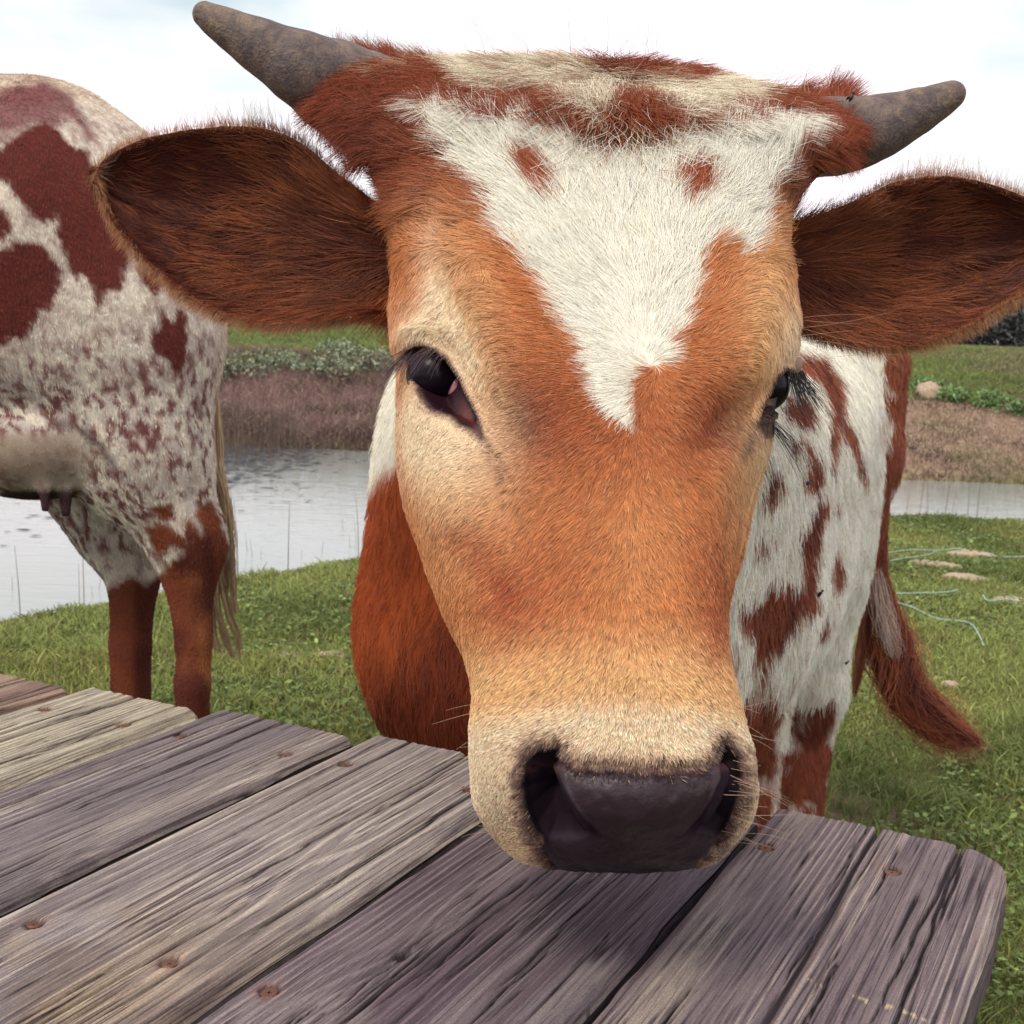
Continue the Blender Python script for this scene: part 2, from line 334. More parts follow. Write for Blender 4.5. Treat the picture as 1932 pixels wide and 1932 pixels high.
fx = np.concatenate([rng.normal(-2.5, .42, 2600), (rng.random(300) - .5) * 2 - 3]); fy = np.concatenate([shore_far(fx[:2600]) - np.abs(rng.normal(0, 1.9, 2600)), shore_far(fx[2600:]) - 3.5 * rng.random(300)])
kp = fy > shore_near(fx) + .3; fx, fy = fx[kp], fy[kp]; n = len(fx); fs_ = .010 + .018 * rng.random(n) ** 2
FV = np.stack([np.column_stack([fx + sx * fs_ * 1.8, fy + sy * fs_ * .8, np.full(n, -.136) + .003 * rng.random(n)]) for sx, sy in ((-1, 0), (0, -1), (1.2, .1), (.1, 1))], 1).reshape(-1, 3)
tag(link('reflection_flecks', np_mesh('reflection_flecks', FV, np.arange(4 * n, dtype=np.int32).reshape(-1, 4), np.repeat(shade_var(np.tile([.075, .08, .095], (n, 1)), .4), 4, 0)), mat=M_grass), 'dark flecks on the pond imitating the reflection of the far bank', 'reflection', kind='stuff')  # flat dark flecks stand in for the bank mirrored in the water
m_, t_, b_ = mat('leaf'); a = N(t_, 'ShaderNodeAttribute', attribute_name='col'); L(t_, a.outputs['Color'], b_.inputs['Base Color']); b_.inputs['Roughness'].default_value = .6; M_leaf = m_
m_, t_, b_ = mat('bark'); b_.inputs['Base Color'].default_value = (.09, .07, .06, 1); b_.inputs['Roughness'].default_value = .9; M_bark = m_
def leaf_cloud(n, cen, rad, sz, base, r=rng):
    dirs = r.normal(0, 1, (n, 3)); dirs /= np.linalg.norm(dirs, axis=1, keepdims=True)
    c = cen + dirs * rad * (r.random(n) ** .4)[:, None] * (.65 + .7 * noise(dirs, 2.2, r.random() * 50))[:, None]
    e1 = r.normal(0, 1, (n, 3)); e1 /= np.linalg.norm(e1, axis=1, keepdims=True); e2 = np.cross(e1, r.normal(0, 1, (n, 3))); e2 /= np.linalg.norm(e2, axis=1, keepdims=True)
    s = (sz * (.6 + .8 * r.random(n)))[:, None]
    V = np.stack([c - e1 * s, c + e2 * s * .4, c + e1 * s, c - e2 * s * .4], 1).reshape(-1, 3)
    return V, np.repeat(shade_var(np.tile(base, (n, 1)), .35, r), 4, 0)
def stems(n, cen, rad, hgt, name, parent, r=rng):
    vs, fs = [], []
    for k in range(n):
        a = r.random() * 6.28; p0 = np.array([cen[0], cen[1], cen[2]]); p1 = p0 + np.array([math.cos(a) * rad * r.random(), math.sin(a) * rad * r.random(), hgt])
        o = len(vs)
        for p, w in ((p0, .02), (p1, .006)):
            for q in range(4): vs.append(p + w * np.array([math.cos(q * 1.57), math.sin(q * 1.57), 0]))
        fs += [[o + q, o + (q + 1) % 4, o + 4 + (q + 1) % 4, o + 4 + q] for q in range(4)]
    return link(name, np_mesh(name, vs, fs), parent, M_bark)
SH = [(440, 715, 'low grey green bush on the far bank beside the speckled cow', .34), (520, 700, 'small sprawling green bush mid way along the far bank', .26), (600, 712, 'green bush on the far bank left of the brown head', .30), (690, 706, 'leafy pale bush on the far bank next to the brown head', .36), (640, 676, 'little bush near the top of the far bank', .24),
      (1745, 742, 'small green bush behind the pale rock on the far bank', .20), (1800, 758, 'bright green tuft bush right of the pale rock', .18), (1865, 768, 'small round bush at the right end of the far bank', .20), (1920, 785, 'green bush at the right edge of the photograph', .2)]
for (px, py, lab, s) in SH:
    v = FW + (px - CX) / F * RT - (py - CX) / F * UP
    best = None
    for tt in np.arange(11, 24, .05):
        q = CAM + v * tt
        if q[1] > shore_far(q[0]) and q[2] < ground_z(q[0:1], q[1:2])[0]: best = q; break
    if best is None: best = CAM + v * 16; best[2] = ground_z(best[0:1], best[1:2])[0]
    T = thing('shrub', lab, 'shrub', tuple(best), 'bushes on the far bank')
    V, C_ = leaf_cloud(520, np.array([0, 0, s * .45]), np.array([s * 1.3, s * 1.0, s * .55]), .026, (.20, .24, .15) if px < 1000 else (.13, .22, .07))
    link('foliage', np_mesh('foliage', V, np.arange(len(V), dtype=np.int32).reshape(-1, 4), C_), T, M_leaf); stems(7, (0, 0, -.02), s, s * .7, 'stem', T)
def tree(x, y, hgt, lab):
    z = ground_z(np.array([x]), np.array([y]))[0]; T = thing('tree', lab, 'tree', (x, y, z), 'far trees beyond the pond')
    Vs, Cs = [], []
    for k in range(9):
        c = np.array([random.uniform(-.3, .3) * hgt, random.uniform(-.25, .25) * hgt, random.uniform(.08, .75) * hgt])
        V, C_ = leaf_cloud(520, c, np.array([.30, .28, .2]) * hgt, .12, (.045, .050, .055)); Vs.append(V); Cs.append(C_)
    V = np.concatenate(Vs); link('crown', np_mesh('crown', V, np.arange(len(V), dtype=np.int32).reshape(-1, 4), np.concatenate(Cs)), T, M_leaf)
    vs, fs = [], []; ks = 7
    for i in range(6):
        r_ = .05 * hgt * (1 - i / 6.5)
        for q in range(ks): vs.append((r_ * math.cos(q * 6.28 / ks) + .03 * hgt * math.sin(i), r_ * math.sin(q * 6.28 / ks), -.1 + hgt * .15 * i))
    for i in range(5):
        for q in range(ks): fs.append([i * ks + q, i * ks + (q + 1) % ks, (i + 1) * ks + (q + 1) % ks, (i + 1) * ks + q])
    link('trunk', np_mesh('trunk', vs, fs), T, M_bark)
for i, (x, y, hh) in enumerate([(20.5, 58, 4.4), (22.6, 60, 4.0), (24.0, 57, 4.6), (-9.0, 66, 3.2), (-6.8, 70, 2.8)]):
    tree(x, y, hh, ['dark tree under the right ear, leftmost of the far trees there', 'dark tree under the right ear, middle of the far trees there', 'dark tree at the right edge of the photograph beyond the field', 'small far tree seen just below the left ear', 'small far tree seen between left ear and cheek'][i])
Vs, Cs = [], []
for i in range(60):
    x = 8 + 26 * i / 59 + random.uniform(-.4, .4); hh = random.uniform(2.0, 3.6); V, C_ = leaf_cloud(420, np.array([x, 63 + random.uniform(-1, 1), .95 + hh * .42]), np.array([1.1, .8, hh * .55]), .16, (.040, .043, .050)); Vs.append(V); Cs.append(C_)
V = np.concatenate(Vs); tag(link('woodland', np_mesh('woodland', V, np.arange(len(V), dtype=np.int32).reshape(-1, 4), np.concatenate(Cs)), mat=M_leaf), 'dark far-off belt of scrub and woodland beyond the field', 'woodland', kind='stuff')
m_, t_, b_ = mat('pale_stone'); b_.inputs['Base Color'].default_value = (.42, .33, .24, 1); b_.inputs['Roughness'].default_value = .95; M_stone = m_
nn_ = N(t_, 'ShaderNodeTexNoise'); nn_.inputs['Scale'].default_value = 14; nn_.inputs['Detail'].default_value = 8; L(t_, ramp(t_, nn_.outputs[0], [(.3, (.26, .19, .14)), (.7, (.50, .40, .29))]), b_.inputs['Base Color'])
def lump(name, lab, cat, p, sx, sy, sz, ang, group=None):
    nu, nv = 28, 14; u, v = np.meshgrid(np.linspace(0, 2 * np.pi, nu, endpoint=False), np.linspace(.02, np.pi - .02, nv)); u, v = u.ravel(), v.ravel()
    d = np.stack([np.cos(u) * np.sin(v), np.sin(u) * np.sin(v), np.cos(v)], -1); r = .65 + .7 * fbm(d + p[0], 1.9, 4)
    q = d * r[:, None] * np.array([sx, sy, sz])
    o = link(name, np_mesh(name, q, grid_faces(nv, nu, True)), mat=M_stone); o.location = p; o.rotation_euler = (0, 0, ang); tag(o, lab, cat, group); return o
def gz(p): return ground_z(np.array([p[0]]), np.array([p[1]]))[0]
for (px, py, sx, sy, sz, an, lab) in [(1765, 1070, .13, .05, .02, -.3, 'longest patch of pale bare dirt in the grass by the blue twine'), (1826, 1096, .11, .05, .02, -.5, 'pale dirt patch touching the right end of the longest one'), (1831, 1047, .12, .05, .025, 0, 'pale dirt patch under the upper blue twine'),
                                 (1914, 1140, .10, .05, .02, -.2, 'pale dirt patch beside the short blue twine at the right edge'), (540, 1238, .06, .035, .012, .1, 'small pinkish dirt patch left of the brown chest'), (625, 1236, .06, .035, .012, -.1, 'small pinkish dirt patch next to the brown chest'), (1792, 1284, .03, .02, .012, 0, 'small pale clod in the grass right of the tail')]:
    q = onz(px, py, 0); q[2] = gz(q) + sz * .15; lump('dirt_patch', lab, 'dirt', tuple(q), sx, sy, sz, an, 'bare dirt patches in the grass')
v = FW + (1752 - CX) / F * RT - (752 - CX) / F * UP
for tt in np.arange(11, 24, .05):
    q = CAM + v * tt
    if q[1] > shore_far(q[0]) and q[2] < ground_z(q[0:1], q[1:2])[0]: break
lump('rock', 'pale rounded rock lying on the far bank', 'rock', tuple(q + np.array([0, 0, .06])), .15, .12, .13, .2)
m_, t_, b_ = mat('blue_twine'); b_.inputs['Base Color'].default_value = (.42, .60, .60, 1); b_.inputs['Roughness'].default_value = .5; M_twine = m_
def tube(pts, rad, k=8, sub=8):
    pts = np.asarray(pts, float); n = len(pts); rad = np.asarray(rad, float) * np.ones(n)
    T = catmull(np.column_stack([pts, rad]), np.linspace(0, n - 1, (n - 1) * sub + 1)); p = T[:, :3]; r = T[:, 3]
    tg = np.gradient(p, axis=0); tg /= np.linalg.norm(tg, axis=1, keepdims=True) + 1e-12
    a = np.cross(tg, np.array([.13, .1, 1.0])); a /= np.linalg.norm(a, axis=1, keepdims=True) + 1e-12; b2 = np.cross(tg, a)
    th = np.linspace(0, 2 * np.pi, k, endpoint=False)
    V = p[:, None] + r[:, None, None] * (np.cos(th)[None, :, None] * a[:, None] + np.sin(th)[None, :, None] * b2[:, None])
    return V.reshape(-1, 3), grid_faces(len(p), k, True), p, r
for pts, lab in [([(1600, 1043), (1665, 1040), (1718, 1035), (1768, 1035), (1812, 1032), (1850, 1040), (1890, 1044), (1932, 1047), (1990, 1052)], 'long pale blue twine, the farthest strand in the grass'),
                 ([(1679, 1060), (1710, 1056), (1745, 1046), (1768, 1038)], 'short blue twine branching off the farthest strand'),
                 ([(1679, 1118), (1743, 1120), (1792, 1119), (1807, 1114)], 'straight blue twine lying left of the dirt patch'),
                 ([(1660, 1124), (1674, 1128), (1718, 1140), (1767, 1164), (1826, 1174), (1846, 1194), (1856, 1213)], 'blue twine curling down in the grass, nearest strand'),
                 ([(1854, 1128), (1865, 1140), (1900, 1137), (1925, 1140)], 'short hooked blue twine near the right edge')]:
    q = [onz(x, y, .03) for x, y in pts]; q = [np.array([p[0], p[1], gz(p) + .028 + .006 * math.sin(7 * p[0])]) for p in q]
    V, Q, _, _ = tube(q, .0019, 5, 5); tag(link('twine', np_mesh('twine', V, Q), mat=M_twine), lab, 'twine', 'blue twine strands in the grass')
# ------------------------------------------------------------------ picnic table of six weathered planks
TA = math.atan2(0.5197, 1.0109); TU = np.array([math.sin(TA), math.cos(TA), 0]); TW = np.array([-TU[1], TU[0], 0]); TZ = .75
table = thing('picnic_table', 'weathered grey wooden table of thick planks with rusty screws in the foreground', 'table', (0, 0, 0))
TM = Matrix(((TU[0], TW[0], 0, 0), (TU[1], TW[1], 0, 0), (0, 0, 1, TZ), (0, 0, 0, 1)))   # local x along the planks, y across
def wood_mat():
    m, t, b = mat('weathered_wood')
    a = N(t, 'ShaderNodeAttribute', attribute_name='col'); d = N(t, 'ShaderNodeAttribute', attribute_name='data')
    sp = N(t, 'ShaderNodeSeparateColor'); L(t, d.outputs['Color'], sp.inputs[0])
    tcn = N(t, 'ShaderNodeTexCoord'); mp = N(t, 'ShaderNodeMapping'); mp.inputs['Scale'].default_value = (9, 400, 160); L(t, tcn.outputs['Object'], mp.inputs[0])
    n = N(t, 'ShaderNodeTexNoise'); n.inputs['Scale'].default_value = 1; n.inputs['Detail'].default_value = 5; n.inputs['Roughness'].default_value = .65; L(t, mp.outputs[0], n.inputs['Vector'])
    mp2 = N(t, 'ShaderNodeMapping'); mp2.inputs['Scale'].default_value = (28, 640, 300); L(t, tcn.outputs['Object'], mp2.inputs[0])
    n2_ = N(t, 'ShaderNodeTexNoise'); n2_.inputs['Scale'].default_value = 1; n2_.inputs['Detail'].default_value = 5; n2_.inputs['Roughness'].default_value = .7; L(t, mp2.outputs[0], n2_.inputs['Vector'])
    f1 = ramp(t, n.outputs[0], [(.34, (.70, .66, .71)), (.43, (.90, .88, .91)), (.52, (1.0, 1.0, 1.0)), (.66, (1.15, 1.14, 1.11))])
    f2 = ramp(t, n2_.outputs[0], [(.38, (.56, .51, .57)), (.46, (1.0, 1.0, 1.0)), (.62, (1.17, 1.17, 1.13))])
    n3 = N(t, 'ShaderNodeTexNoise'); n3.inputs['Scale'].default_value = 900; n3.inputs['Detail'].default_value = 2; L(t, tcn.outputs['Object'], n3.inputs['Vector'])
    f3 = ramp(t, n3.outputs[0], [(.3, (.78, .78, .78)), (.7, (1.2, 1.2, 1.2))])
    c = mixc(t, 1.0, a.outputs['Color'], f1, 'MULTIPLY'); c = mixc(t, 1.0, c, f2, 'MULTIPLY'); c = mixc(t, 1.0, c, f3, 'MULTIPLY')
    mp4 = N(t, 'ShaderNodeMapping'); mp4.inputs['Scale'].default_value = (.9, 130, 60); L(t, tcn.outputs['Object'], mp4.inputs[0])
    n4 = N(t, 'ShaderNodeTexNoise'); n4.inputs['Scale'].default_value = 1; n4.inputs['Detail'].default_value = 1.0; n4.inputs['Roughness'].default_value = .4; L(t, mp4.outputs[0], n4.inputs['Vector'])
    f4 = ramp(t, n4.outputs[0], [(.375, (1, 1, 1)), (.393, (.16, .11, .16)), (.411, (1, 1, 1)), (.482, (1, 1, 1)), (.50, (.12, .09, .14)), (.518, (1, 1, 1)), (.588, (1, 1, 1)), (.606, (.18, .13, .18)), (.624, (1, 1, 1))])
    n5 = N(t, 'ShaderNodeTexNoise'); n5.inputs['Scale'].default_value = 13; n5.inputs['Detail'].default_value = 3; L(t, tcn.outputs['Object'], n5.inputs['Vector'])
    g5 = ramp(t, n5.outputs[0], [(.36, (.1, .1, .1)), (.55, (1, 1, 1))])
    c = mixc(t, g5, c, mixc(t, 1.0, c, f4, 'MULTIPLY'))
    L(t, c, b.inputs['Base Color']); b.inputs['Roughness'].default_value = .72; b.inputs['Specular IOR Level'].default_value = .38
    s = N(t, 'ShaderNodeMath', operation='MULTIPLY_ADD'); L(t, n2_.outputs[0], s.inputs[0]); s.inputs[1].default_value = .5; L(t, n.outputs[0], s.inputs[2])
    bp = N(t, 'ShaderNodeBump'); bp.inputs['Strength'].default_value = .6; bp.inputs['Distance'].default_value = .0012; L(t, s.outputs[0], bp.inputs['Height']); L(t, bp.outputs[0], b.inputs['Normal'])
    return m
M_wood = wood_mat()
m_, t_, b_ = mat('rusty_screw'); b_.inputs['Roughness'].default_value = .5; b_.inputs['Metallic'].default_value = .6; M_screw = m_
nn_ = N(t_, 'ShaderNodeTexNoise'); nn_.inputs['Scale'].default_value = 500; L(t_, ramp(t_, nn_.outputs[0], [(.35, (.06, .025, .02)), (.6, (.24, .10, .06)), (.75, (.5, .32, .24))]), b_.inputs['Base Color'])
def screw_mesh():
    vs, fs = [], []; K = 16; R_ = .0045
    rings = [(R_ * 1.0, -.0030), (R_ * 1.0, -.0004), (R_ * .88, .0002), (R_ * .5, .0002)]
    for r_, z in rings:
        for q in range(K): vs.append((r_ * math.cos(q * 2 * math.pi / K), r_ * math.sin(q * 2 * math.pi / K), z))
    for i in range(3):
        for q in range(K): fs.append([i * K + q, i * K + (q + 1) % K, (i + 1) * K + (q + 1) % K, (i + 1) * K + q])
    o = len(vs)
    for q in range(K):                       # cross recess
        rr = R_ * (.46 if q % 4 == 0 else .16); vs.append((rr * math.cos(q * 2 * math.pi / K), rr * math.sin(q * 2 * math.pi / K), .0002))
    for q in range(K): fs.append([3 * K + q, 3 * K + (q + 1) % K, o + (q + 1) % K, o + q])
    o2 = len(vs)
    for q in range(K): x_, y_, _ = vs[o + q]; vs.append((x_ * .7, y_ * .7, -.0016))
    for q in range(K): fs.append([o + q, o + (q + 1) % K, o2 + (q + 1) % K, o2 + q])
    fs.append(list(range(o2, o2 + K)))
    me = np_mesh('screw', vs, fs, smooth=False); me.materials.append(M_screw); return me
SCREW = screw_mesh()
#          w0    w1    end   base colour            light streak         ring freq, seed, label
PL = [(.871, 1.018, .818, (.25, .165, .13), (.38, .29, .21), 150, 1, 'brown stained far plank, farthest from the near table edge'),
      (.7285, .859, .832, (.42, .38, .29), (.55, .50, .38), 130, 2, 'pale yellowish plank'),
      (.5755, .7165, .846, (.215, .18, .19), (.42, .37, .32), 210, 3, 'dark striped grey plank with fine parallel grain'),
      (.4065, .5655, .862, (.345, .30, .285), (.48, .43, .37), 120, 4, 'light grey middle plank with a row of screws'),
      (.2370, .3965, .870, (.125, .088, .112), (.25, .205, .215), 170, 5, 'dark purplish grey plank under the muzzle'),
      (.064, .2295, .884, (.195, .15, .165), (.45, .385, .315), 150, 6, 'near edge plank with a rounded corner and long cracks')]
SCR = [(0, .759, .905), (0, .755, .985), (1, .759, .836), (1, .765, .751), (2, .771, .694), (2, .780, .594), (3, .787, .542), (3, .792, .434), (3, .478, .538), (3, .484, .444),
       (4, .488, .381), (4, .80, .375), (4, .80, .262), (4, .49, .262), (5, .806, .214), (5, .813, .132), (5, .50, .20), (5, .50, .10), (2, .475, .69), (2, .478, .60), (1, .47, .83), (1, .47, .76), (0, .47, .98)]
THK = .038
for pi, (w0, w1, end, base, streak, fr, seed, lab) in enumerate(PL):
    r = np.random.default_rng(100 + seed)
    A = np.concatenate([np.linspace(-.75, .14, 46)[:-1], np.linspace(.14, end - .012, 300)[:-1], np.linspace(end - .012, end, 12)]); nb = 236
    # b: position across with the rounded edges kept dense
    e = .006; Bv = np.concatenate([np.linspace(w0, w0 + e, 9)[:-1], np.linspace(w0 + e, w1 - e, nb - 16), np.linspace(w1 - e, w1, 9)[1:]])
    X, Y = np.meshgrid(A, Bv, indexing='ij'); x, y = X.ravel(), Y.ravel(); nA, nB = len(A), len(Bv)
    wob = .0045 * (n2(x, y, 2.2, seed * 7, 2) - .5) * 2 + .004 * (n2(x, y * 6, 5, seed * 5, 2) - .5) * 2
    yc = w0 + (w1 - w0) * (.35 + .3 * r.random())
    kx = [(r.uniform(.2, .8), r.uniform(w0 + .03, w1 - .03)) for _ in range(1)]
    if pi == 4: kx = [(.556, .343)]
    if pi == 2: kx = [(.50, .585)]
    kd = np.zeros_like(x)
    for (ku, kw) in kx: kd = kd + np.exp(-(((x - ku) / .055) ** 2 + ((y - kw) / .016) ** 2))
    ph = (y + wob + kd * .010 * np.sign(y - kx[0][1])) * fr + 6 * (n2(x * .07, y, 20, seed * 3, 2) - .5) + 3 * (n2(x * .8, y, 2.3, seed * 3) - .5)
    ringv = .5 + .5 * np.sin(2 * math.pi * ph)
    late = sst(.55, .97, ringv) * (.35 + .65 * sst(.3, .6, n2(x * 2, y * 40, 1, seed * 23)))
    fib = n2(x * 7, y * 420, 1, seed * 11, 2)
    hz = -.00055 * (1 - late) - .0007 * (1 - fib) - .0022 * kd * (1 - late) * .3
    # cracks along the grain
    crack = np.zeros_like(x)
    ncr = [16, 34, 44, 46, 60, 54][pi]
    for c in range(ncr):
        long_ = c < 6; L0 = r.uniform(.16, .42) if long_ else r.uniform(.03, .14); u1 = end + .01 if (long_ and c < 4) else r.uniform(.2, end); u0 = u1 - L0
        cw = r.uniform(w0 + .012, w1 - .012); wd = (r.uniform(.0009, .0015) if long_ else r.uniform(.0006, .0010))
        line = cw + .0025 * (n2(x, x * 0 + cw * 40, 4.5, c * 3.1 + seed) - .5) * 2 + .0012 * (n2(x, x * 0 + cw * 90, 38, c) - .5) * 2 - (wob - 0) * .8
        if pi == 5 and c == 0: line = .150 + .010 * (x - .6) + .003 * (n2(x, x * 0, 6, 9) - .5) * 2; wd = .0016; u0 = .1; u1 = end + .01
        tpr = sst(u0, u0 + .05, x) * (1 - sst(u1 - .03, u1, x)) if u1 < end else sst(u0, u0 + .08, x)
        wdx = wd * (.55 + .9 * n2(x, x * 0, 30, c * 2.2)) * (.4 + .6 * tpr)
        crack = np.maximum(crack, tpr * np.exp(-((y - line) / wdx) ** 2))
    hz = hz - .0050 * crack
    dent = np.zeros_like(x); rust = np.zeros_like(x)
    for (si, su, sw) in SCR:
        if si != pi: continue
        dd = np.hypot(x - su, y - sw); dent = np.maximum(dent, 1 - sst(.0052, .0068, dd)); rust = np.maximum(rust, np.exp(-(dd / .009) ** 2)) 
        crack = np.maximum(crack, .7 * np.exp(-((y - sw) / .0012) ** 2) * np.exp(-((x - su) / .018) ** 2) * (dd > .005))
    if pi == 4:
        dd = np.hypot((x - .556) / 1.5, y - .343); dent = np.maximum(dent, (1 - sst(.003, .005, dd)) * 2.5)
    hz = hz - .0022 * dent
    # rounded long edges and the sawn, splintered end
    ed = np.minimum(y - w0, w1 - y); rad_ = .0095; ehz = np.where(ed < rad_, rad_ - np.sqrt(np.maximum(rad_ ** 2 - (rad_ - ed) ** 2, 0)), 0)
    ehz = ehz * (1 + .5 * (n2(x, y, 9, seed) - .5)); de = end - x; ehz = ehz + np.where(de < .003, (.003 - de) * .9, 0)
    z = hz - ehz
    xe = x + np.where(x > end - .012, (x - end + .012) / .012, 0) * (.0022 * (n2(y * 0 + seed, y, 60, 5) - .5) + .0025 * (n2(y * 0 + seed, y, 300, 5) - .5) - .005 * crack)
    yy = y.copy()
    yy += np.where(ed < .002, np.sign(y - (w0 + w1) / 2) * .0016 * (n2(x, y * 0, 22, seed * 3) - .5) * 2, 0)
    if pi == 5:                              # rounded outer corner
        Rc = .046; s_ = (np.arange(nA) / nA); lim = end - np.where(y - w0 < Rc, Rc - np.sqrt(np.maximum(Rc ** 2 - (Rc - (y - w0)) ** 2, 0)), 0)
        xe = np.where(xe > .72, .72 + (xe - .72) * (lim - .72) / (end - .72), xe)
    top = np.stack([xe, yy, z], -1)
    nv = len(top)
    # border ring going down for the sides and the underside
    br = np.concatenate([np.arange(nB) , np.arange(1, nA) * nB + nB - 1, (nA - 1) * nB + np.arange(nB - 2, -1, -1), np.arange(nA - 2, 0, -1) * nB])
    Q = [grid_faces(nA, nB)]; Vs = [top]; prev = br; off = nv
    cen = np.array([(A[0] + end) / 2, (w0 + w1) / 2])
    for zz in (-.012, -.026, -THK + .004, -THK):
        ring = top[br].copy(); ring[:, 2] = zz + .0006 * (noise(ring, 300) - .5); 
        if zz == -THK: ring[:, 1] = cen[1] + (ring[:, 1] - cen[1]) * .96; ring[:, 0] = cen[0] + (ring[:, 0] - cen[0]) * .998
        ring[:, 0] += .0012 * (noise(ring * [0, 1, 1], 420, seed) - .5) * (np.abs(ring[:, 0] - end) < .06)
        Vs.append(ring); ids = off + np.arange(len(br)); j = np.roll(np.arange(len(br)), -1)
        Q.append(np.stack([prev, prev[j], ids[j], ids], -1)[:, ::-1] * 1); prev = ids; off += len(br)
    V = np.concatenate(Vs); Q = np.concatenate(Q).astype(np.int32)
    Q[:(nA - 1) * (nB - 1)] = Q[:(nA - 1) * (nB - 1), ::-1]; Q = Q[:, ::-1]
    st = n2(x * 1.0, y * 14, 2.5, seed * 13, 3); st2 = n2(x, y, 9, seed * 17, 4)
    col = np.tile(base, (nv, 1)); col = cmix(col, streak, np.clip(late * .52 * (.3 + .9 * n2(x * 3, y * 60, 1, seed)), 0, 1)); col = cmix(col, streak, sst(.5, .72, st) * .55)
    if pi in (2, 3, 0): col = cmix(col, (.34, .245, .14), sst(.46, .60, st2) * sst(.62, .40, x) * .65); col = cmix(col, (.09, .065, .085), sst(.52, .62, n2(x, y * 3, 11, seed * 19, 3)) * sst(.70, .42, x) * .6)
    if pi == 5: col = cmix(col, (.10, .075, .095), np.exp(-(((x - .70) / .03) ** 2 + ((y - .155) / .022) ** 2)) * .6)
    if pi == 5: col = cmix(col, (.38, .22, .14), sst(.08, .064, y) * .5 * sst(.4, .6, st2)); col = cmix(col, (.60, .50, .28), ((np.abs(x - .640 - .1 * (y - .12)) < .0022) & (y > .08) & (y < .15) & (n2(x, y, 240, 3, 2) > .55)) * .8)
    if pi == 4: col = cmix(col, (.045, .03, .045), kd * .35)
    if pi == 4: col = cmix(col, (.32, .28, .26), sst(.55, .7, n2(x, y * 2, 9, 77, 3)) * .35)
    col = cmix(col, (.30, .14, .08), np.clip(rust, 0, 1) * .45)
    col = 1.12 * col * (.72 + .28 * fib ** .5)[:, None] * (1 - .30 * (1 - late))[:, None]
    col = cmix(col, (.018, .010, .016), sst(.38, .70, crack) * .97); col = cmix(col, (.02, .012, .018), np.clip(dent, 0, 1) * .7)
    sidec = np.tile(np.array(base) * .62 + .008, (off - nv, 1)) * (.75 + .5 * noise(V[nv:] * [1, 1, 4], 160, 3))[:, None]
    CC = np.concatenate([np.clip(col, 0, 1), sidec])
    me = np_mesh('plank', V, Q, CC)
    nf = len(me.polygons); bf = [int(k) for k in prev]
    me2 = me
    at = me.attributes.new('data', 'FLOAT_COLOR', 'POINT'); dd_ = np.ones((len(V), 4), np.float32); dd_[:nv, 0] = late; dd_[:nv, 1] = crack; at.data.foreach_set('color', dd_.ravel())
    pk = link('plank', me, table, M_wood); pk.matrix_local = TM; pk['label'] = lab
    for (si, su, sw) in SCR:
        if si != pi: continue
        s_ = link('screw', SCREW, pk); s_.location = (su, sw, -.0016 - .001 * random.random()); s_.scale = (random.uniform(.8, 1.08),) * 3; s_.rotation_euler = (random.uniform(-.16, .16), random.uniform(-.16, .16), random.random() * 3)
def tbox(name, x0, x1, y0, y1, z0, z1, lean=0.0):
    bv = .004; vs = []
    for (z, i) in ((z0, 0), (z0, bv), (z1, bv), (z1, 0)):
        pass
    c = [(x0, y0), (x1, y0), (x1, y1), (x0, y1)]; rings = []
    for z, ins in ((z0, bv), (z0 + bv, 0), (z1 - bv, 0), (z1, bv)):
        for (a_, b2) in ((x0 + ins + bv, y0 + ins), (x1 - ins - bv, y0 + ins), (x1 - ins, y0 + ins + bv), (x1 - ins, y1 - ins - bv), (x1 - ins - bv, y1 - ins), (x0 + ins + bv, y1 - ins), (x0 + ins, y1 - ins - bv), (x0 + ins, y0 + ins + bv)):
            f_ = (z - z1) / (z0 - z1 + 1e-9); vs.append((a_, b2 + lean * f_, z))
    fs = [[i * 8 + q, i * 8 + (q + 1) % 8, i * 8 + 8 + (q + 1) % 8, i * 8 + 8 + q] for i in range(3) for q in range(8)]
    fs += [list(range(7, -1, -1)), list(range(24, 32))]
    me = np_mesh(name, vs, fs, np.tile([.14, .11, .115], (len(vs), 1)), smooth=False)
    o = link(name, me, table, M_wood); o.matrix_local = TM; return o
for xa in (.775, .48, -.45): tbox('cross_beam', xa - .045, xa + .045, .09, .99, -THK - .040, -THK - .0005)
for xa in (.69, -.36):
    tbox('leg', xa - .018, xa + .018, .16, .26, -TZ, -THK - .001, -.06); tbox('leg', xa - .018, xa + .018, .80, .90, -TZ, -THK - .001, .06)
    tbox('brace', xa + .0185, xa + .055, .12, .95, -.42, -.33)
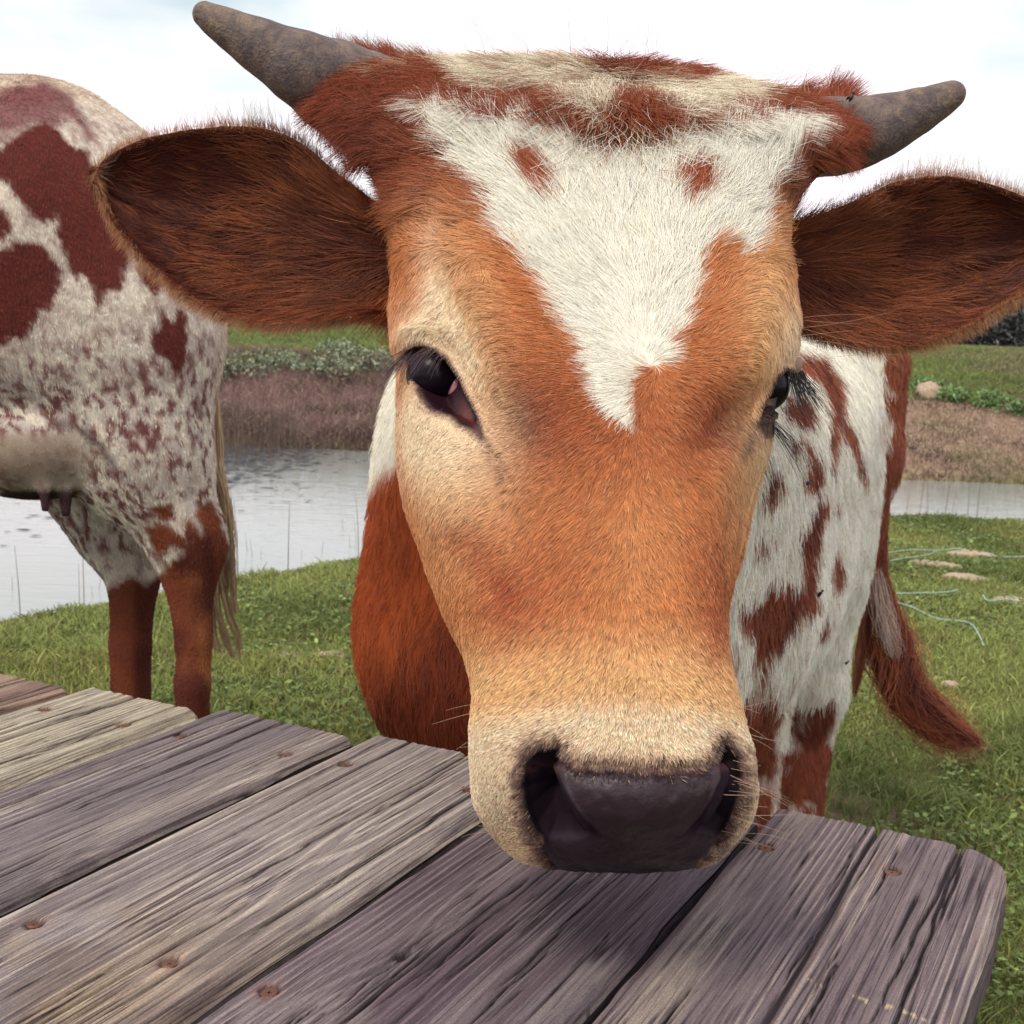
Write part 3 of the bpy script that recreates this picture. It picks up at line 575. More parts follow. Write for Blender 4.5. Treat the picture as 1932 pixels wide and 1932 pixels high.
# ------------------------------------------------------------------ implicit bodies (smooth unions polygonised by OpenVDB)
import openvdb
def sdf_mesh(prims, vox, k=.05, pad=.05, hard=()):
    """prims: ('c', a, b, ra, rb) round capsules, ('e', centre, radii) ellipsoids -> welded quad mesh"""
    lo = np.min([np.minimum(p[1] - p[3], p[2] - p[4]) if p[0] == 'c' else p[1] - p[2] for p in prims], 0) - pad
    hi = np.max([np.maximum(p[1] + p[3], p[2] + p[4]) if p[0] == 'c' else p[1] + p[2] for p in prims], 0) + pad
    n = np.ceil((hi - lo) / vox).astype(int) + 1
    X = (lo[0] + vox * np.arange(n[0], dtype=np.float32))[:, None, None]; Y = (lo[1] + vox * np.arange(n[1], dtype=np.float32))[None, :, None]; Z = (lo[2] + vox * np.arange(n[2], dtype=np.float32))[None, None, :]
    D = np.full(n, 1.0, np.float32)
    for p in prims:
        kk = k if len(p) < 6 and p[0] == 'c' or p[0] == 'e' and len(p) < 4 else p[-1]
        if p[0] == 'c': l_, h_ = np.minimum(p[1] - p[3], p[2] - p[4]), np.maximum(p[1] + p[3], p[2] + p[4])
        else: l_, h_ = p[1] - p[2], p[1] + p[2]
        m = kk + .03; i0 = np.clip(((l_ - m - lo) / vox).astype(int), 0, n - 1); i1 = np.clip(np.ceil((h_ + m - lo) / vox).astype(int) + 1, 1, n)
        s = tuple(slice(a, b) for a, b in zip(i0, i1)); x, y, z = X[s[0]], Y[:, s[1]], Z[:, :, s[2]]
        if p[0] == 'c':
            a, b = p[1].astype(np.float32), p[2].astype(np.float32); d = b - a; L2 = float(d @ d) + 1e-9
            t = np.clip(((x - a[0]) * d[0] + (y - a[1]) * d[1] + (z - a[2]) * d[2]) / L2, 0, 1)
            v = np.sqrt((x - a[0] - t * d[0]) ** 2 + (y - a[1] - t * d[1]) ** 2 + (z - a[2] - t * d[2]) ** 2) - (p[3] + t * (p[4] - p[3]))
        else:
            c, r = p[1], p[2]; q = np.sqrt(((x - c[0]) / r[0]) ** 2 + ((y - c[1]) / r[1]) ** 2 + ((z - c[2]) / r[2]) ** 2)
            v = (q - 1) * float(min(r))
        o = D[s]; h = np.clip(.5 + .5 * (o - v) / kk, 0, 1); D[s] = o * (1 - h) + v * h - kk * h * (1 - h)
    g = openvdb.FloatGrid(1.0); g.copyFromArray(np.ascontiguousarray(np.clip(D, -3 * vox, 3 * vox).astype(np.float64)))
    g.background = 3 * vox if False else g.background
    pts, quads = g.convertToQuads(isovalue=0.0)
    V = np.asarray(pts, float) * vox + lo; Q = np.asarray(quads, np.int32)
    c = V[Q].mean(1); a, b = V[Q[:, 1]] - V[Q[:, 0]], V[Q[:, 2]] - V[Q[:, 0]]; nr = np.cross(a, b)
    # orientation: most normals should leave the centre of mass
    if (nr * (c - V.mean(0))).sum() < 0: Q = Q[:, ::-1].copy()
    return V, Q
def smooth_mesh(V, Q, it=3):
    E_ = np.concatenate([Q[:, [i, (i + 1) % 4]] for i in range(4)]); E_ = np.concatenate([E_, E_[:, ::-1]])
    cnt = np.bincount(E_[:, 0], minlength=len(V))[:, None] + 1e-9
    for _ in range(it):
        A = np.stack([np.bincount(E_[:, 0], V[E_[:, 1], k], len(V)) for k in range(3)], -1) / cnt
        V = V + .6 * (A - V)
    return V
def cap(x0, y0, d0, r0, x1, y1, d1, r1, *k): return ('c', P(x0, y0, d0), P(x1, y1, d1), r0, r1, *k)
def foot(x, y, d, r0, r1, dx=0., dy=0.):     # a leg going straight down to the ground from a point seen at x, y
    a = P(x, y, d); return ('c', a, np.array([a[0] + dx, a[1] + dy, .05]), r0, r1, .012)
def warp(px, py, amt, sc=.02, off=0.):       # rag the borders of a coat marking
    return px + amt * 2 * (n2(px, py, sc, off, 3) - .5) + amt * (n2(px, py, sc * 5, off + 3) - .5), py + amt * 2 * (n2(px, py, sc, off + 31, 3) - .5) + amt * (n2(px, py, sc * 5, off + 37) - .5)
def Z(poly, ox, oy, s): return [(ox + s * a, oy + s * b) for a, b in poly]
DR = lambda x, y: x[..., None] * RT - y[..., None] * UP      # a chart direction as a world direction

def pmask(px, py, poly, f=5.0): return sst(f, -f, polysd(px, py, poly))

# ------------------------------------------------------------------ the speckled cow on the left
cow2 = thing('cow', 'speckled roan cow with udder standing at the left edge before the pond', 'cow', (float(P(150, 900, 2.1)[0]), float(P(150, 900, 2.1)[1]), 0))
inv2 = -np.array(cow2.location)
PR = [cap(-420, 440, 2.15, .26, 60, 445, 2.12, .247), cap(-420, 600, 2.15, .28, 60, 600, 2.12, .235), cap(70, 450, 2.12, .235, 190, 500, 2.15, .185), cap(120, 420, 2.32, .175, 270, 400, 2.6, .13, .03),
      cap(200, 480, 2.12, .19, 222, 640, 2.10, .165), cap(222, 640, 2.1, .158, 262, 850, 2.08, .108), cap(262, 850, 2.08, .106, 345, 1005, 2.08, .062), cap(345, 1000, 2.08, .058, 357, 1090, 2.08, .042, .03),
      cap(396, 1045, 2.09, .024, 380, 1000, 2.09, .02, .04), cap(357, 1090, 2.08, .040, 366, 1210, 2.08, .030, .015), cap(366, 1210, 2.08, .0295, 363, 1290, 2.08, .0285, .01), foot(363, 1290, 2.08, .0285, .034),
      cap(150, 700, 2.35, .17, 195, 880, 2.3, .115), cap(195, 880, 2.3, .105, 225, 990, 2.28, .078), cap(225, 990, 2.28, .076, 252, 1090, 2.26, .048, .03), cap(252, 1090, 2.26, .042, 246, 1220, 2.26, .036, .012), foot(246, 1220, 2.26, .036, .038),
      ('e', P(66, 840, 2.06), np.array([.142, .13, .088]), .015),
      cap(20, 880, 2.0, .013, 27, 930, 2.0, .0085, .008), cap(78, 900, 1.97, .014, 86, 968, 1.97, .0085, .008), cap(124, 900, 2.0, .015, 125, 970, 2.0, .010, .008),
      cap(-1000, 600, 2.4, .24, -400, 520, 2.2, .28), cap(-1350, 520, 2.5, .15, -1000, 540, 2.4, .21), ('e', P(-1500, 560, 2.5), np.array([.22, .13, .12]), .08)]
a = P(-850, 800, 2.25); PR += [('c', a, np.array([a[0], a[1], .45]), .11, .05), ('c', np.array([a[0], a[1], .45]), np.array([a[0], a[1], .05]), .042, .045)]
a = P(-800, 800, 2.6); PR += [('c', a, np.array([a[0], a[1], .45]), .11, .05), ('c', np.array([a[0], a[1], .45]), np.array([a[0], a[1], .05]), .042, .045)]
V2, Q2 = sdf_mesh(PR, .011, .06); V2 = smooth_mesh(V2, Q2, 2); N2 = vnormals(V2, Q2)
c3 = .4085
K2_big = [Z([(-80, 650), (0, 680), (60, 640), (120, 590), (200, 560), (270, 600), (330, 680), (400, 700), (440, 780), (540, 950), (600, 1150), (585, 1280), (560, 1340), (500, 1330), (485, 1400), (440, 1400), (395, 1280), (330, 1270), (300, 1180), (270, 1080), (265, 1000), (200, 1030), (130, 960), (60, 880), (0, 830), (-80, 820)], 0, 0, c3),
          Z([(-80, 1120), (0, 1150), (60, 1120), (130, 1105), (200, 1120), (250, 1180), (290, 1260), (262, 1350), (222, 1430), (172, 1430), (155, 1480), (120, 1560), (60, 1560), (0, 1590), (-80, 1560)], 0, 0, c3),
          Z([(740, 1400), (790, 1480), (830, 1420), (865, 1440), (862, 1540), (850, 1650), (825, 1740), (770, 1660), (700, 1630), (688, 1560), (738, 1500)], 0, 0, c3),
          Z([(640, 1230), (720, 1250), (745, 1310), (700, 1370), (660, 1300)], 0, 0, c3), Z([(-50, 930), (20, 960), (40, 1040), (15, 1110), (-50, 1090)], 0, 0, c3)]
K2_top = Z([(-60, 440), (10, 415), (120, 375), (210, 370), (330, 440), (390, 540), (450, 650), (400, 650), (330, 560), (260, 600), (160, 560), (60, 640), (-60, 650)], 0, 0, c3)
K2_leg = [Z([(690, 600), (740, 582), (800, 585), (806, 650), (770, 680), (715, 640)], 0, 710, c3), Z([(670, 690), (760, 680), (860, 755), (850, 800), (780, 800), (740, 835), (700, 790)], 0, 710, c3),
          Z([(915, 600), (965, 555), (1010, 640), (1060, 780), (1030, 900), (1060, 980), (1100, 1800), (735, 1800), (740, 1200), (735, 1000), (730, 940), (760, 870), (850, 820), (860, 680), (880, 660), (930, 740), (950, 735), (905, 650)], 0, 710, c3),
          Z([(400, 960), (500, 990), (560, 960), (600, 930), (680, 970), (740, 920), (738, 1100), (735, 1200), (735, 1800), (380, 1800), (380, 1200)], 0, 710, c3)]
WH2 = (.74, .67, .57); BR2 = (.135, .030, .024)
def col_cow2(q):
    px, py, d = chart(q); wx, wy = warp(px, py, 7, .02, 3)
    sp = fbm(q, 26, 3, 5); sp2 = noise(q, 60, 9)
    amt = lerp(.35, 1.0, sst(540, 760, py)) * (1 - .5 * sst(1000, 1100, py))
    c = cmix(np.tile(WH2, (len(q), 1)), (.34, .23, .22), sst(.42, .66, sp) * .55 * amt); qs = q * [1, 1, .6]; c = cmix(c, (.17, .055, .055), sst(.585, .625, noise(qs, 105, 40)) * amt * .95); c = cmix(c, (.17, .055, .055), sst(.57, .62, noise(qs, 180, 44)) * sst(.25, .55, noise(q, 12, 7)) * amt * .85); c = cmix(c, (.62, .57, .52), sst(.59, .64, noise(qs, 140, 50)) * amt * .8)
    c = cmix(c, (.46, .33, .19), sst(250, 130, py) * .45); c = cmix(c, (.28, .11, .07), sst(.50, .60, fbm(q * [3, 3, 9], 3, 3, 90)) * sst(260, 210, py) * .7)
    m = pmask(wx, wy, K2_top, 10); tp = fbm(q, 17, 3, 61); c = cmix(c, (.20, .07, .075), m * sst(.36, .56, tp) * .9)
    for pl in K2_big: c = cmix(c, BR2, pmask(wx, wy, pl, 3.5))
    for pl in K2_leg: c = cmix(c, (.19, .052, .026), pmask(wx, wy, pl, 4))
    leg = pmask(px, py, K2_leg[2], 8); c = cmix(c, (.42, .15, .065), leg * np.exp(-((px - 384 - .1 * (py - 1200)) / 15) ** 2) * .7 * (.4 + noise(q, 14, 3))); c = cmix(c, (.09, .022, .02), np.clip(leg + pmask(px, py, K2_leg[3], 8), 0, 1) * sst(.48, .62, fbm(q * [1, 1, .5], 22, 3, 30)) * .75)  # highlight painted down the near leg, then random dark mottling
    ud = np.exp(-(((px - 60) / 125) ** 2 + ((py - 862) / 70) ** 2) ** 2) * sst(800, 830, py + .0 * px); c = cmix(c, (.27, .205, .155), ud * .9); c = cmix(c, (.10, .05, .055), np.exp(-(lined(px, py, [(105, 798), (150, 808), (190, 840), (215, 880)]) / 9) ** 2) * .8)  # udder colour, then a painted shadow arc above it
    te = sst(918, 932, py) * (d < 2.06) * (px < 145) * (px > 0) * (py < 1000); c = cmix(c, (.05, .022, .030), te * .97)
    c = cmix(c, (.05, .035, .03), sst(.09, .06, q[:, 2]))
    c = cmix(c, (.52, .42, .34), sst(398, 408, px + 0 * py) * sst(880, 800, py) * sst(560, 600, py) * .5)
    return np.clip(c, 0, 1)
C2 = np.column_stack([col_cow2(V2) * .85, np.zeros(len(V2))])
link('body', np_mesh('body', V2 + inv2, Q2, C2), cow2, M_hide)
R2, RN2 = sample(V2, Q2, N2, 150000, lambda c, n: facing(c, n) * (c[:, 0] > -1.6))
px, py, d = chart(R2); flow = DR(.25 + .25 * (noise(R2, 4) - .5), 1 + 0 * px)
ln = .0070 * (.7 + .6 * rng.random(len(R2))) * np.where(py > 1090, .6, 1) * np.where((px < 150) & (py > 810) & (py < 990) & (px > -120), .35, 1)
curves('short_coat', strands(R2 + inv2, RN2, flow, ln, .35, 4, clump=.35, cs=60), taper(len(R2), 4, .00042, .00012), shade_var(col_cow2(R2), .18), M_fur, cow2)
def lock(name, path, nst, rr, r0, c1, c2, parent, origin, seed=0, k=14, wav=.3):   # a hanging lock of hair following a path
    r = np.random.default_rng(seed); path = np.asarray(path, float); t = np.linspace(0, len(path) - 1, k)
    cp = catmull(np.column_stack([path, rr]), t); off = r.normal(0, .5, (nst, 3)); off /= np.maximum(1, np.linalg.norm(off, axis=1, keepdims=True))
    st = r.random(nst) * .35; en = .55 + .45 * r.random(nst) ** .6
    s = np.linspace(0, 1, k); tt = (st[:, None] + (en - st)[:, None] * s[None]) * (len(path) - 1)
    cpp = catmull(np.column_stack([path, rr]), tt.ravel()).reshape(nst, k, 4)
    ph = r.random(nst) * 6.28; w = np.stack([np.sin(9 * s[None] + ph[:, None]), np.cos(7 * s[None] + ph[:, None]), np.sin(8 * s[None] + 2 * ph[:, None])], -1)
    lk = noise(off * 1.0, 2.5, seed)[:, None] ; pos = cpp[..., :3] + off[:, None] * cpp[..., 3:4] + w * wav * cpp[..., 3:4] * .35 + (np.sin(6 * s[None] + 25 * lk) * (s[None] ** 1.2) * .35)[..., None] * cpp[..., 3:4] * np.sign(off[:, None])
    col = cmix(np.tile(c1, (nst, 1)), c2, sst(.4, .6, noise(off, 2.2, seed + 5)))
    return curves(name, pos - origin, taper(nst, k, r0, r0 * .4), shade_var(col, .2, r), M_fur, parent)
o2 = np.array(cow2.location)
def pts(l, d): return np.array([P(x, y, d) for x, y in l])
lock('tail_hair', pts([(392, 700), (398, 800), (404, 890), (414, 960), (424, 1040), (430, 1110)], 2.20), 900, np.array([.014, .016, .016, .018, .016, .008]), .0007, (.50, .38, .24), (.38, .24, .15), cow2, o2, 1)
for i, (l, w_) in enumerate([([(418, 1040), (422, 1110), (434, 1160), (448, 1200), (452, 1245)], .006), ([(412, 1050), (408, 1120), (418, 1180), (430, 1220), (440, 1243)], .006), ([(405, 1060), (402, 1130), (402, 1190), (412, 1230)], .006), ([(422, 980), (436, 1060), (440, 1120), (444, 1160)], .006)]):
    lock('tail_hair', pts(l, 2.2), 120, np.ones(len(l)) * w_, .0007, (.52, .41, .24), (.42, .30, .18), cow2, o2, 10 + i)

# ------------------------------------------------------------------ the brown and white calf with its head over the table
cow = thing('cow', 'orange brown horned cow with white blaze reaching its head over the table', 'cow', (float(P(1180, 900, 1.5)[0]), float(P(1180, 900, 1.5)[1]), 0))
o1 = np.array(cow.location)
# head: sections from the poll to the lips. left x,y,depth | middle x,y,depth | right x,y,depth | depth of the back | fullness
HS = np.array([
 (760, 200, 1.10, 1150, 190, 1.09, 1500, 250, 1.10, 1.13, 2.2),
 (700, 178, 1.03, 1150, 160, 1.005, 1550, 230, 1.035, 1.17, 2.3),
 (650, 150, .985, 1150, 148, .955, 1572, 220, .99, 1.19, 2.4),
 (640, 200, .96, 1155, 182, .915, 1580, 258, .97, 1.20, 2.5),
 (672, 268, .945, 1160, 240, .885, 1560, 305, .955, 1.20, 2.5),
 (722, 345, .935, 1170, 310, .865, 1512, 358, .94, 1.20, 2.5),
 (735, 410, .925, 1175, 400, .84, 1487, 420, .925, 1.18, 2.5),
 (744, 500, .905, 1182, 500, .81, 1487, 500, .905, 1.17, 2.5),
 (742, 600, .89, 1188, 600, .78, 1502, 590, .885, 1.15, 2.4),
 (752, 680, .87, 1190, 690, .757, 1500, 665, .87, 1.12, 2.3),
 (752, 760, .855, 1190, 760, .74, 1468, 745, .855, 1.09, 2.2),
 (752, 850, .84, 1188, 850, .72, 1450, 850, .835, 1.06, 2.1),
 (764, 944, .82, 1186, 945, .70, 1420, 944, .80, 1.03, 2.05),
 (798, 1040, .80, 1186, 1040, .68, 1400, 1040, .77, .99, 2.0),
 (834, 1140, .77, 1188, 1140, .66, 1374, 1140, .74, .94, 2.0),
 (878, 1238, .74, 1190, 1238, .643, 1374, 1225, .715, .88, 2.1),
 (896, 1310, .715, 1195, 1320, .625, 1386, 1300, .70, .83, 2.3),
 (896, 1380, .70, 1200, 1400, .61, 1396, 1385, .685, .80, 2.5),
 (896, 1450, .69, 1203, 1470, .603, 1409, 1450, .68, .79, 2.6),
 (904, 1520, .685, 1203, 1535, .608, 1413, 1510, .675, .78, 2.6),
 (938, 1580, .68, 1203, 1590, .622, 1397, 1566, .672, .77, 2.5),
 (985, 1622, .682, 1192, 1625, .642, 1352, 1622, .675, .76, 2.4),
 (1050, 1640, .70, 1190, 1641, .672, 1300, 1640, .69, .75, 2.2),
 (1100, 1640, .715, 1190, 1640, .71, 1250, 1640, .715, .735, 2.0)])
nT = 560; tt = np.linspace(0, len(HS) - 1, nT); S = catmull(HS, tt)
nF, nB_ = 420, 70
th = np.concatenate([np.linspace(-np.pi / 2, np.pi / 2, nF, endpoint=False), np.linspace(np.pi / 2, 1.5 * np.pi, nB_, endpoint=False)])
g = lambda i: S[:, i][:, None]
pw = g(10); back = (np.arange(nF + nB_) >= nF)[None]
pw = np.where(back, 2.3, pw)
sn, cs_ = np.sin(th)[None], np.cos(th)[None]
u = np.sign(sn) * np.abs(sn) ** (2 / pw); c_ = np.abs(cs_) ** (2 / pw)
HX = g(3) + (g(6) - g(0)) / 2 * u + ((g(6) + g(0)) / 2 - g(3)) * u ** 2
HY = g(4) + (g(7) - g(1)) / 2 * u + ((g(7) + g(1)) / 2 - g(4)) * u ** 2
edge = lerp(g(2), g(8), (u + 1) / 2)
HD = np.where(back, edge + (g(9) - edge) * c_, edge + (g(5) - edge) * c_)
hp = [HX.ravel(), HY.ravel(), HD.ravel()]; HV = P(*hp); HQ = grid_faces(nT, nF + nB_, True)
c0 = P(1180, 800, .95)
HN = vnormals(HV, HQ)
if (HN * (HV - HV.mean(0))).sum() < 0: HQ = HQ[:, ::-1].copy(); HN = -HN
hx, hy, hd = chart(HV); front = ((HN * (CAM - HV)).sum(1) > -.25 * 0 - .12).astype(float) * (~np.tile(back, (nT, 1)).ravel())
def G(cx, cy, sx, sy, ang=0.0, X=None, Y=None):
    X = hx if X is None else X; Y = hy if Y is None else Y; ca, sa = math.cos(ang), math.sin(ang)
    a_, b2 = (X - cx) * ca + (Y - cy) * sa, -(X - cx) * sa + (Y - cy) * ca
    return np.exp(-.5 * ((a_ / sx) ** 2 + (b2 / sy) ** 2))
EYE_L = [(772, 664), (796, 655), (820, 662), (839, 678), (855, 700), (867, 719), (874, 741), (887, 765), (898, 790), (908, 824), (893, 808), (868, 797), (850, 781), (816, 770), (802, 757), (793, 738), (787, 711), (778, 690)]
EYE_R = [(1484, 696), (1470, 713), (1460, 735), (1450, 752), (1442, 772), (1438, 788), (1449, 785), (1460, 775), (1474, 760), (1500, 740), (1520, 700)]
NOS_L = [(1051, 1413), (1026, 1416), (1008, 1428), (996, 1446), (990, 1485), (997, 1524), (1012, 1556), (1036, 1580), (1080, 1584), (1118, 1566), (1082, 1514), (1064, 1485), (1049, 1449)]
NOS_R = [(1368, 1408), (1386, 1433), (1394, 1465), (1387, 1504), (1371, 1548), (1345, 1572), (1312, 1562), (1345, 1506), (1360, 1467), (1362, 1437)]
PAD = [(1051, 1409), (1062, 1430), (1097, 1446), (1178, 1452), (1260, 1455), (1325, 1450), (1351, 1438), (1368, 1404), (1390, 1430), (1398, 1465), (1388, 1510), (1372, 1552), (1354, 1588), (1338, 1612), (1318, 1632), (1296, 1662), (1068, 1662), (1046, 1634), (1030, 1610), (1021, 1585), (1009, 1557), (996, 1524), (988, 1485), (994, 1440), (1012, 1416)]
PADU = [(1056, 1427), (1100, 1444), (1200, 1448), (1320, 1450), (1356, 1432), (1360, 1467), (1343, 1506), (1322, 1540), (1290, 1575), (1205, 1592), (1135, 1575), (1103, 1544), (1080, 1514), (1064, 1485), (1049, 1449)]
eL, eR = polysd(hx, hy, EYE_L), polysd(hx, hy, EYE_R); nL, nR = polysd(hx, hy, NOS_L), polysd(hx, hy, NOS_R); pD = polysd(hx, hy, PAD)
dis = np.zeros(len(HV))
dis += .005 * G(815, 600, 40, 50) + .0065 * G(806, 636, 30, 16) - .002 * G(860, 590, 14, 60, -.35)                 # upper lid and orbit rim, left
dis += .007 * G(905, 560, 34, 90, -.32) + .006 * G(1430, 570, 34, 90, .2)                                              # brow ridges
dis -= .008 * G(950, 800, 42, 60, -.5) + .008 * G(1370, 800, 34, 60, .5)                                               # hollows at the inner corners
dis -= .007 * G(930, 960, 45, 110, -.25) + .004 * G(1400, 960, 25, 110, .2)
dis += .006 * G(850, 960, 40, 150, -.2)                                                                                # cheek bone
dis -= .006 * G(1185, 520, 90, 150) * 1.0
dis += .006 * G(1190, 1020, 75, 170) + .005 * G(1150, 225, 110, 45)
dis += .005 * G(950, 1420, 45, 90) + .005 * G(1400, 1440, 22, 80)                                                      # lips outside the nostrils
pU = polysd(hx, hy, PADU); dis += .0011 * (noise(HV, 240, 7) - .5) * sst(2, -12, pD) + .0016 * (noise(HV, 95, 9) - .5) * sst(2, -12, pD); dis += .0085 * G(1205, 1512, 95, 50)                                                                   # nose pad
dis += .003 * G(1175, 1618, 90, 14)
dis -= .003 * sst(20, 4, np.abs(pD)) * sst(1600, 1560, hy)
dis += .0018 * np.exp(-(np.abs(eL - 6) / 7) ** 2) + .003 * np.exp(-(np.abs(eR - 6) / 5) ** 2)                             # lid rims
dis -= .0018 * np.exp(-(lined(hx, hy, [(790, 616), (830, 624), (862, 655), (886, 705)]) / 5) ** 2)
for ln_ in ([(872, 470), (905, 560), (930, 650), (950, 740)], [(850, 500), (880, 590), (905, 670)], [(1440, 520), (1425, 600), (1400, 700)], [(830, 610), (846, 640), (858, 668)], [(905, 830), (935, 860), (955, 900)]):
    dis -= .0009 * np.exp(-(lined(hx, hy, ln_) / 6) ** 2) - .0005 * np.exp(-((lined(hx, hy, ln_) - 12) / 7) ** 2)
dis -= .020 * sst(2, -9, eL) * (1 - .75 * sst(840, 880, hy * .6 + hx * .45)) + .016 * sst(2, -8, eR)
dis -= .030 * sst(3, -17, nL) * (1 - .85 * sst(1500, 1600, hy)) + .028 * sst(3, -13, nR) * (1 - .85 * sst(1500, 1600, hy))
dis += .0035 * np.exp(-(lined(hx, hy, [(1049, 1446), (1064, 1485), (1082, 1514), (1106, 1544)]) / 8) ** 2) + .003 * np.exp(-(lined(hx, hy, [(1361, 1445), (1358, 1468), (1343, 1506), (1325, 1540)]) / 7) ** 2)
dis += .0025 * np.exp(-((nL - 12) / 8) ** 2) * (hx < 1030) + .0022 * np.exp(-((nR - 9) / 6) ** 2) * (hx > 1370)
dis += .0011 * (fbm(HV, 45, 3) - .5) * 2 + .0014 * (fbm(HV, 150, 3) - .5) * sst(4, -10, pD)
HV = HV + HN * (dis * front)[:, None]; HN = vnormals(HV, HQ)
if (HN * (HV - HV.mean(0))).sum() < 0: HN = -HN
hx, hy, hd = chart(HV)
# coat colours of the head
def k1(l): return Z(l, 710, 0, .490)
BLAZE = k1([(110, 395), (330, 400), (470, 450), (545, 470), (570, 430), (640, 475), (760, 500), (830, 545), (880, 560), (960, 545), (1020, 560), (1100, 545), (1160, 490), (1240, 475), (1400, 450), (1560, 425), (1700, 425), (1720, 470), (1640, 560), (1600, 640), (1520, 730), (1515, 800), (1500, 900), (1470, 960), (1430, 985), (1390, 930), (1340, 895), (1280, 960), (1245, 1080), (1230, 1160), (1200, 1250), (1140, 1310), (1150, 1380), (1085, 1405), (1040, 1400), (1000, 1445), (990, 1560), (1000, 1650), (960, 1630), (900, 1595), (850, 1520), (830, 1440), (795, 1380), (790, 1310), (720, 1260), (680, 1190), (640, 1080), (545, 990), (460, 880), (415, 790), (425, 720), (330, 650), (250, 590), (220, 500)])
SPL = k1([(525, 560), (560, 545), (610, 570), (650, 625), (695, 700), (690, 740), (655, 750), (600, 710), (545, 650)]); SPR = k1([(1140, 665), (1190, 640), (1250, 625), (1300, 640), (1310, 700), (1280, 740), (1230, 775), (1190, 770), (1180, 710)])
BAND = k1([(210, 185), (300, 110), (480, 120), (620, 170), (760, 180), (850, 250), (960, 290), (1080, 290), (1200, 315), (1290, 290), (1360, 240), (1570, 255), (1490, 345), (1400, 395), (1240, 440), (1160, 425), (1060, 370), (950, 350), (900, 420), (860, 480), (820, 430), (740, 415), (700, 375), (620, 320), (560, 345), (470, 350), (380, 325), (290, 265)])
ORG = np.array([.61, .235, .085]); RUST = np.array([.38, .095, .038]); DRK = np.array([.15, .034, .020]); TAN = np.array([.80, .50, .245]); CRM = np.array([.90, .71, .50]); WHT = np.array([.90, .87, .76])
def head_col(q, px=None, py=None, hair=True):
    px, py, _ = chart(q); n = len(px); g_ = lambda *a: G(*a, X=px, Y=py)
    wx, wy = warp(px, py, 7, .03, 11)
    c = np.tile(ORG, (n, 1))
    c = cmix(c, RUST, np.clip(sst(460, 330, py) + g_(1130, 800, 200, 95) * .6 + g_(985, 770, 60, 70, -.4) * .8 + g_(1370, 795, 50, 60, .3) * .9, 0, 1))
    c = cmix(c, DRK, np.clip(sst(330, 250, py) * .35 + .65 * g_(700, 330, 60, 90) + .7 * g_(1520, 350, 50, 60) + g_(990, 785, 26, 34, -.6) * .65 + g_(1372, 795, 34, 26) * .65, 0, 1))
    c = cmix(c, TAN, np.clip(g_(905, 610, 34, 150, -.2) * .75 + g_(1440, 560, 40, 130, .1) * .6 + g_(1460, 640, 30, 90) * .5 + g_(840, 900, 75, 130, -.25) * .8 + g_(1425, 900, 40, 120, .1) * .8 + sst(1130, 1290, py) * .85 + g_(1190, 1050, 60, 90) * .2, 0, 1))
    c = cmix(c, ORG * 1.0, np.clip(g_(755, 900, 18, 260) + g_(765, 1050, 20, 100), 0, 1) * .9)
    c = cmix(c, RUST * 1.1, np.clip(g_(885, 1015, 48, 26, .25) * .62 + g_(965, 1140, 46, 52, .3) * .72 + g_(1350, 1190, 20, 60) * .6 + g_(1340, 1060, 34, 80) * .55 + g_(1060, 1075, 80, 60) * .3 + g_(930, 1080, 40, 20, .8) * .4, 0, 1))
    c = cmix(c, CRM, np.clip(g_(838, 560, 22, 90, -.2) * .9 + g_(805, 625, 44, 40) + g_(870, 650, 30, 60, -.4) * .9 + g_(850, 835, 75, 75, -.3) * 1.0 + g_(1496, 640, 22, 60) * .9 + g_(1470, 830, 40, 60, .3) * .75 + g_(790, 790, 26, 60) * .7 + sst(1310, 1385, py + 20 * np.cos((px - 1160) / 120)) * .93, 0, 1))
    c = cmix(c, TAN * .95, sst(1500, 1610, py) * .45 * (px < 1060))
    pD_ = polysd(px, py, PAD); rag = 5 * (n2(px, py, .09, 5, 2) - .5)
    c = cmix(c, (.26, .13, .10), sst(46, 8, pD_ + rag * 3) * .55); c = cmix(c, (.08, .04, .045), sst(38, 2, pD_ + rag * 5) * (.45 + .40 * ((px < 1060) | (px > 1350)))); c = cmix(c, (.019, .009, .017), sst(10, -8, pD_ + rag * 3) * .97); c = cmix(c, (.052, .036, .046), g_(1205, 1478, 85, 20) * sst(.4, .6, fbm(q, 90, 3, 5)) * .7)  # dark hair ring and pad; broken highlight on the upper pad is painted
    pU_ = polysd(px, py, PADU); c = cmix(c, (.004, .002, .004), np.clip(sst(9, -3, polysd(px, py, NOS_L)) + sst(7, -3, polysd(px, py, NOS_R)) + sst(4, -4, pD_) * sst(1585, 1560, py), 0, 1) * sst(-3, 2, pU_) * sst(1610, 1560, py)); c = cmix(c, (.012, .006, .011), sst(-6, -14, pD_) * sst(-2, 6, pU_) * .75); c = cmix(c, (.012, .006, .010), sst(1490, 1600, py + 30 * np.cos((px - 1190) / 60)) * sst(0, -12, pD_) * .6)  # recess shade painted into the nostrils, and shade towards the pad bottom
    c = cmix(c, (.034, .024, .034), np.clip(g_(1080, 1586, 34, 14) + g_(1308, 1578, 26, 13), 0, 1) * sst(-4, -16, pD_) * .8); c = cmix(c, (.11, .05, .045), np.clip(g_(1190, 1448, 120, 9), 0, 1) * .6 * sst(.35, .6, noise(q, 260, 8)))  # wet reflections painted as paler patches low on the pad, then ragged top edge
    eL_, eR_ = polysd(px, py, EYE_L), polysd(px, py, EYE_R)
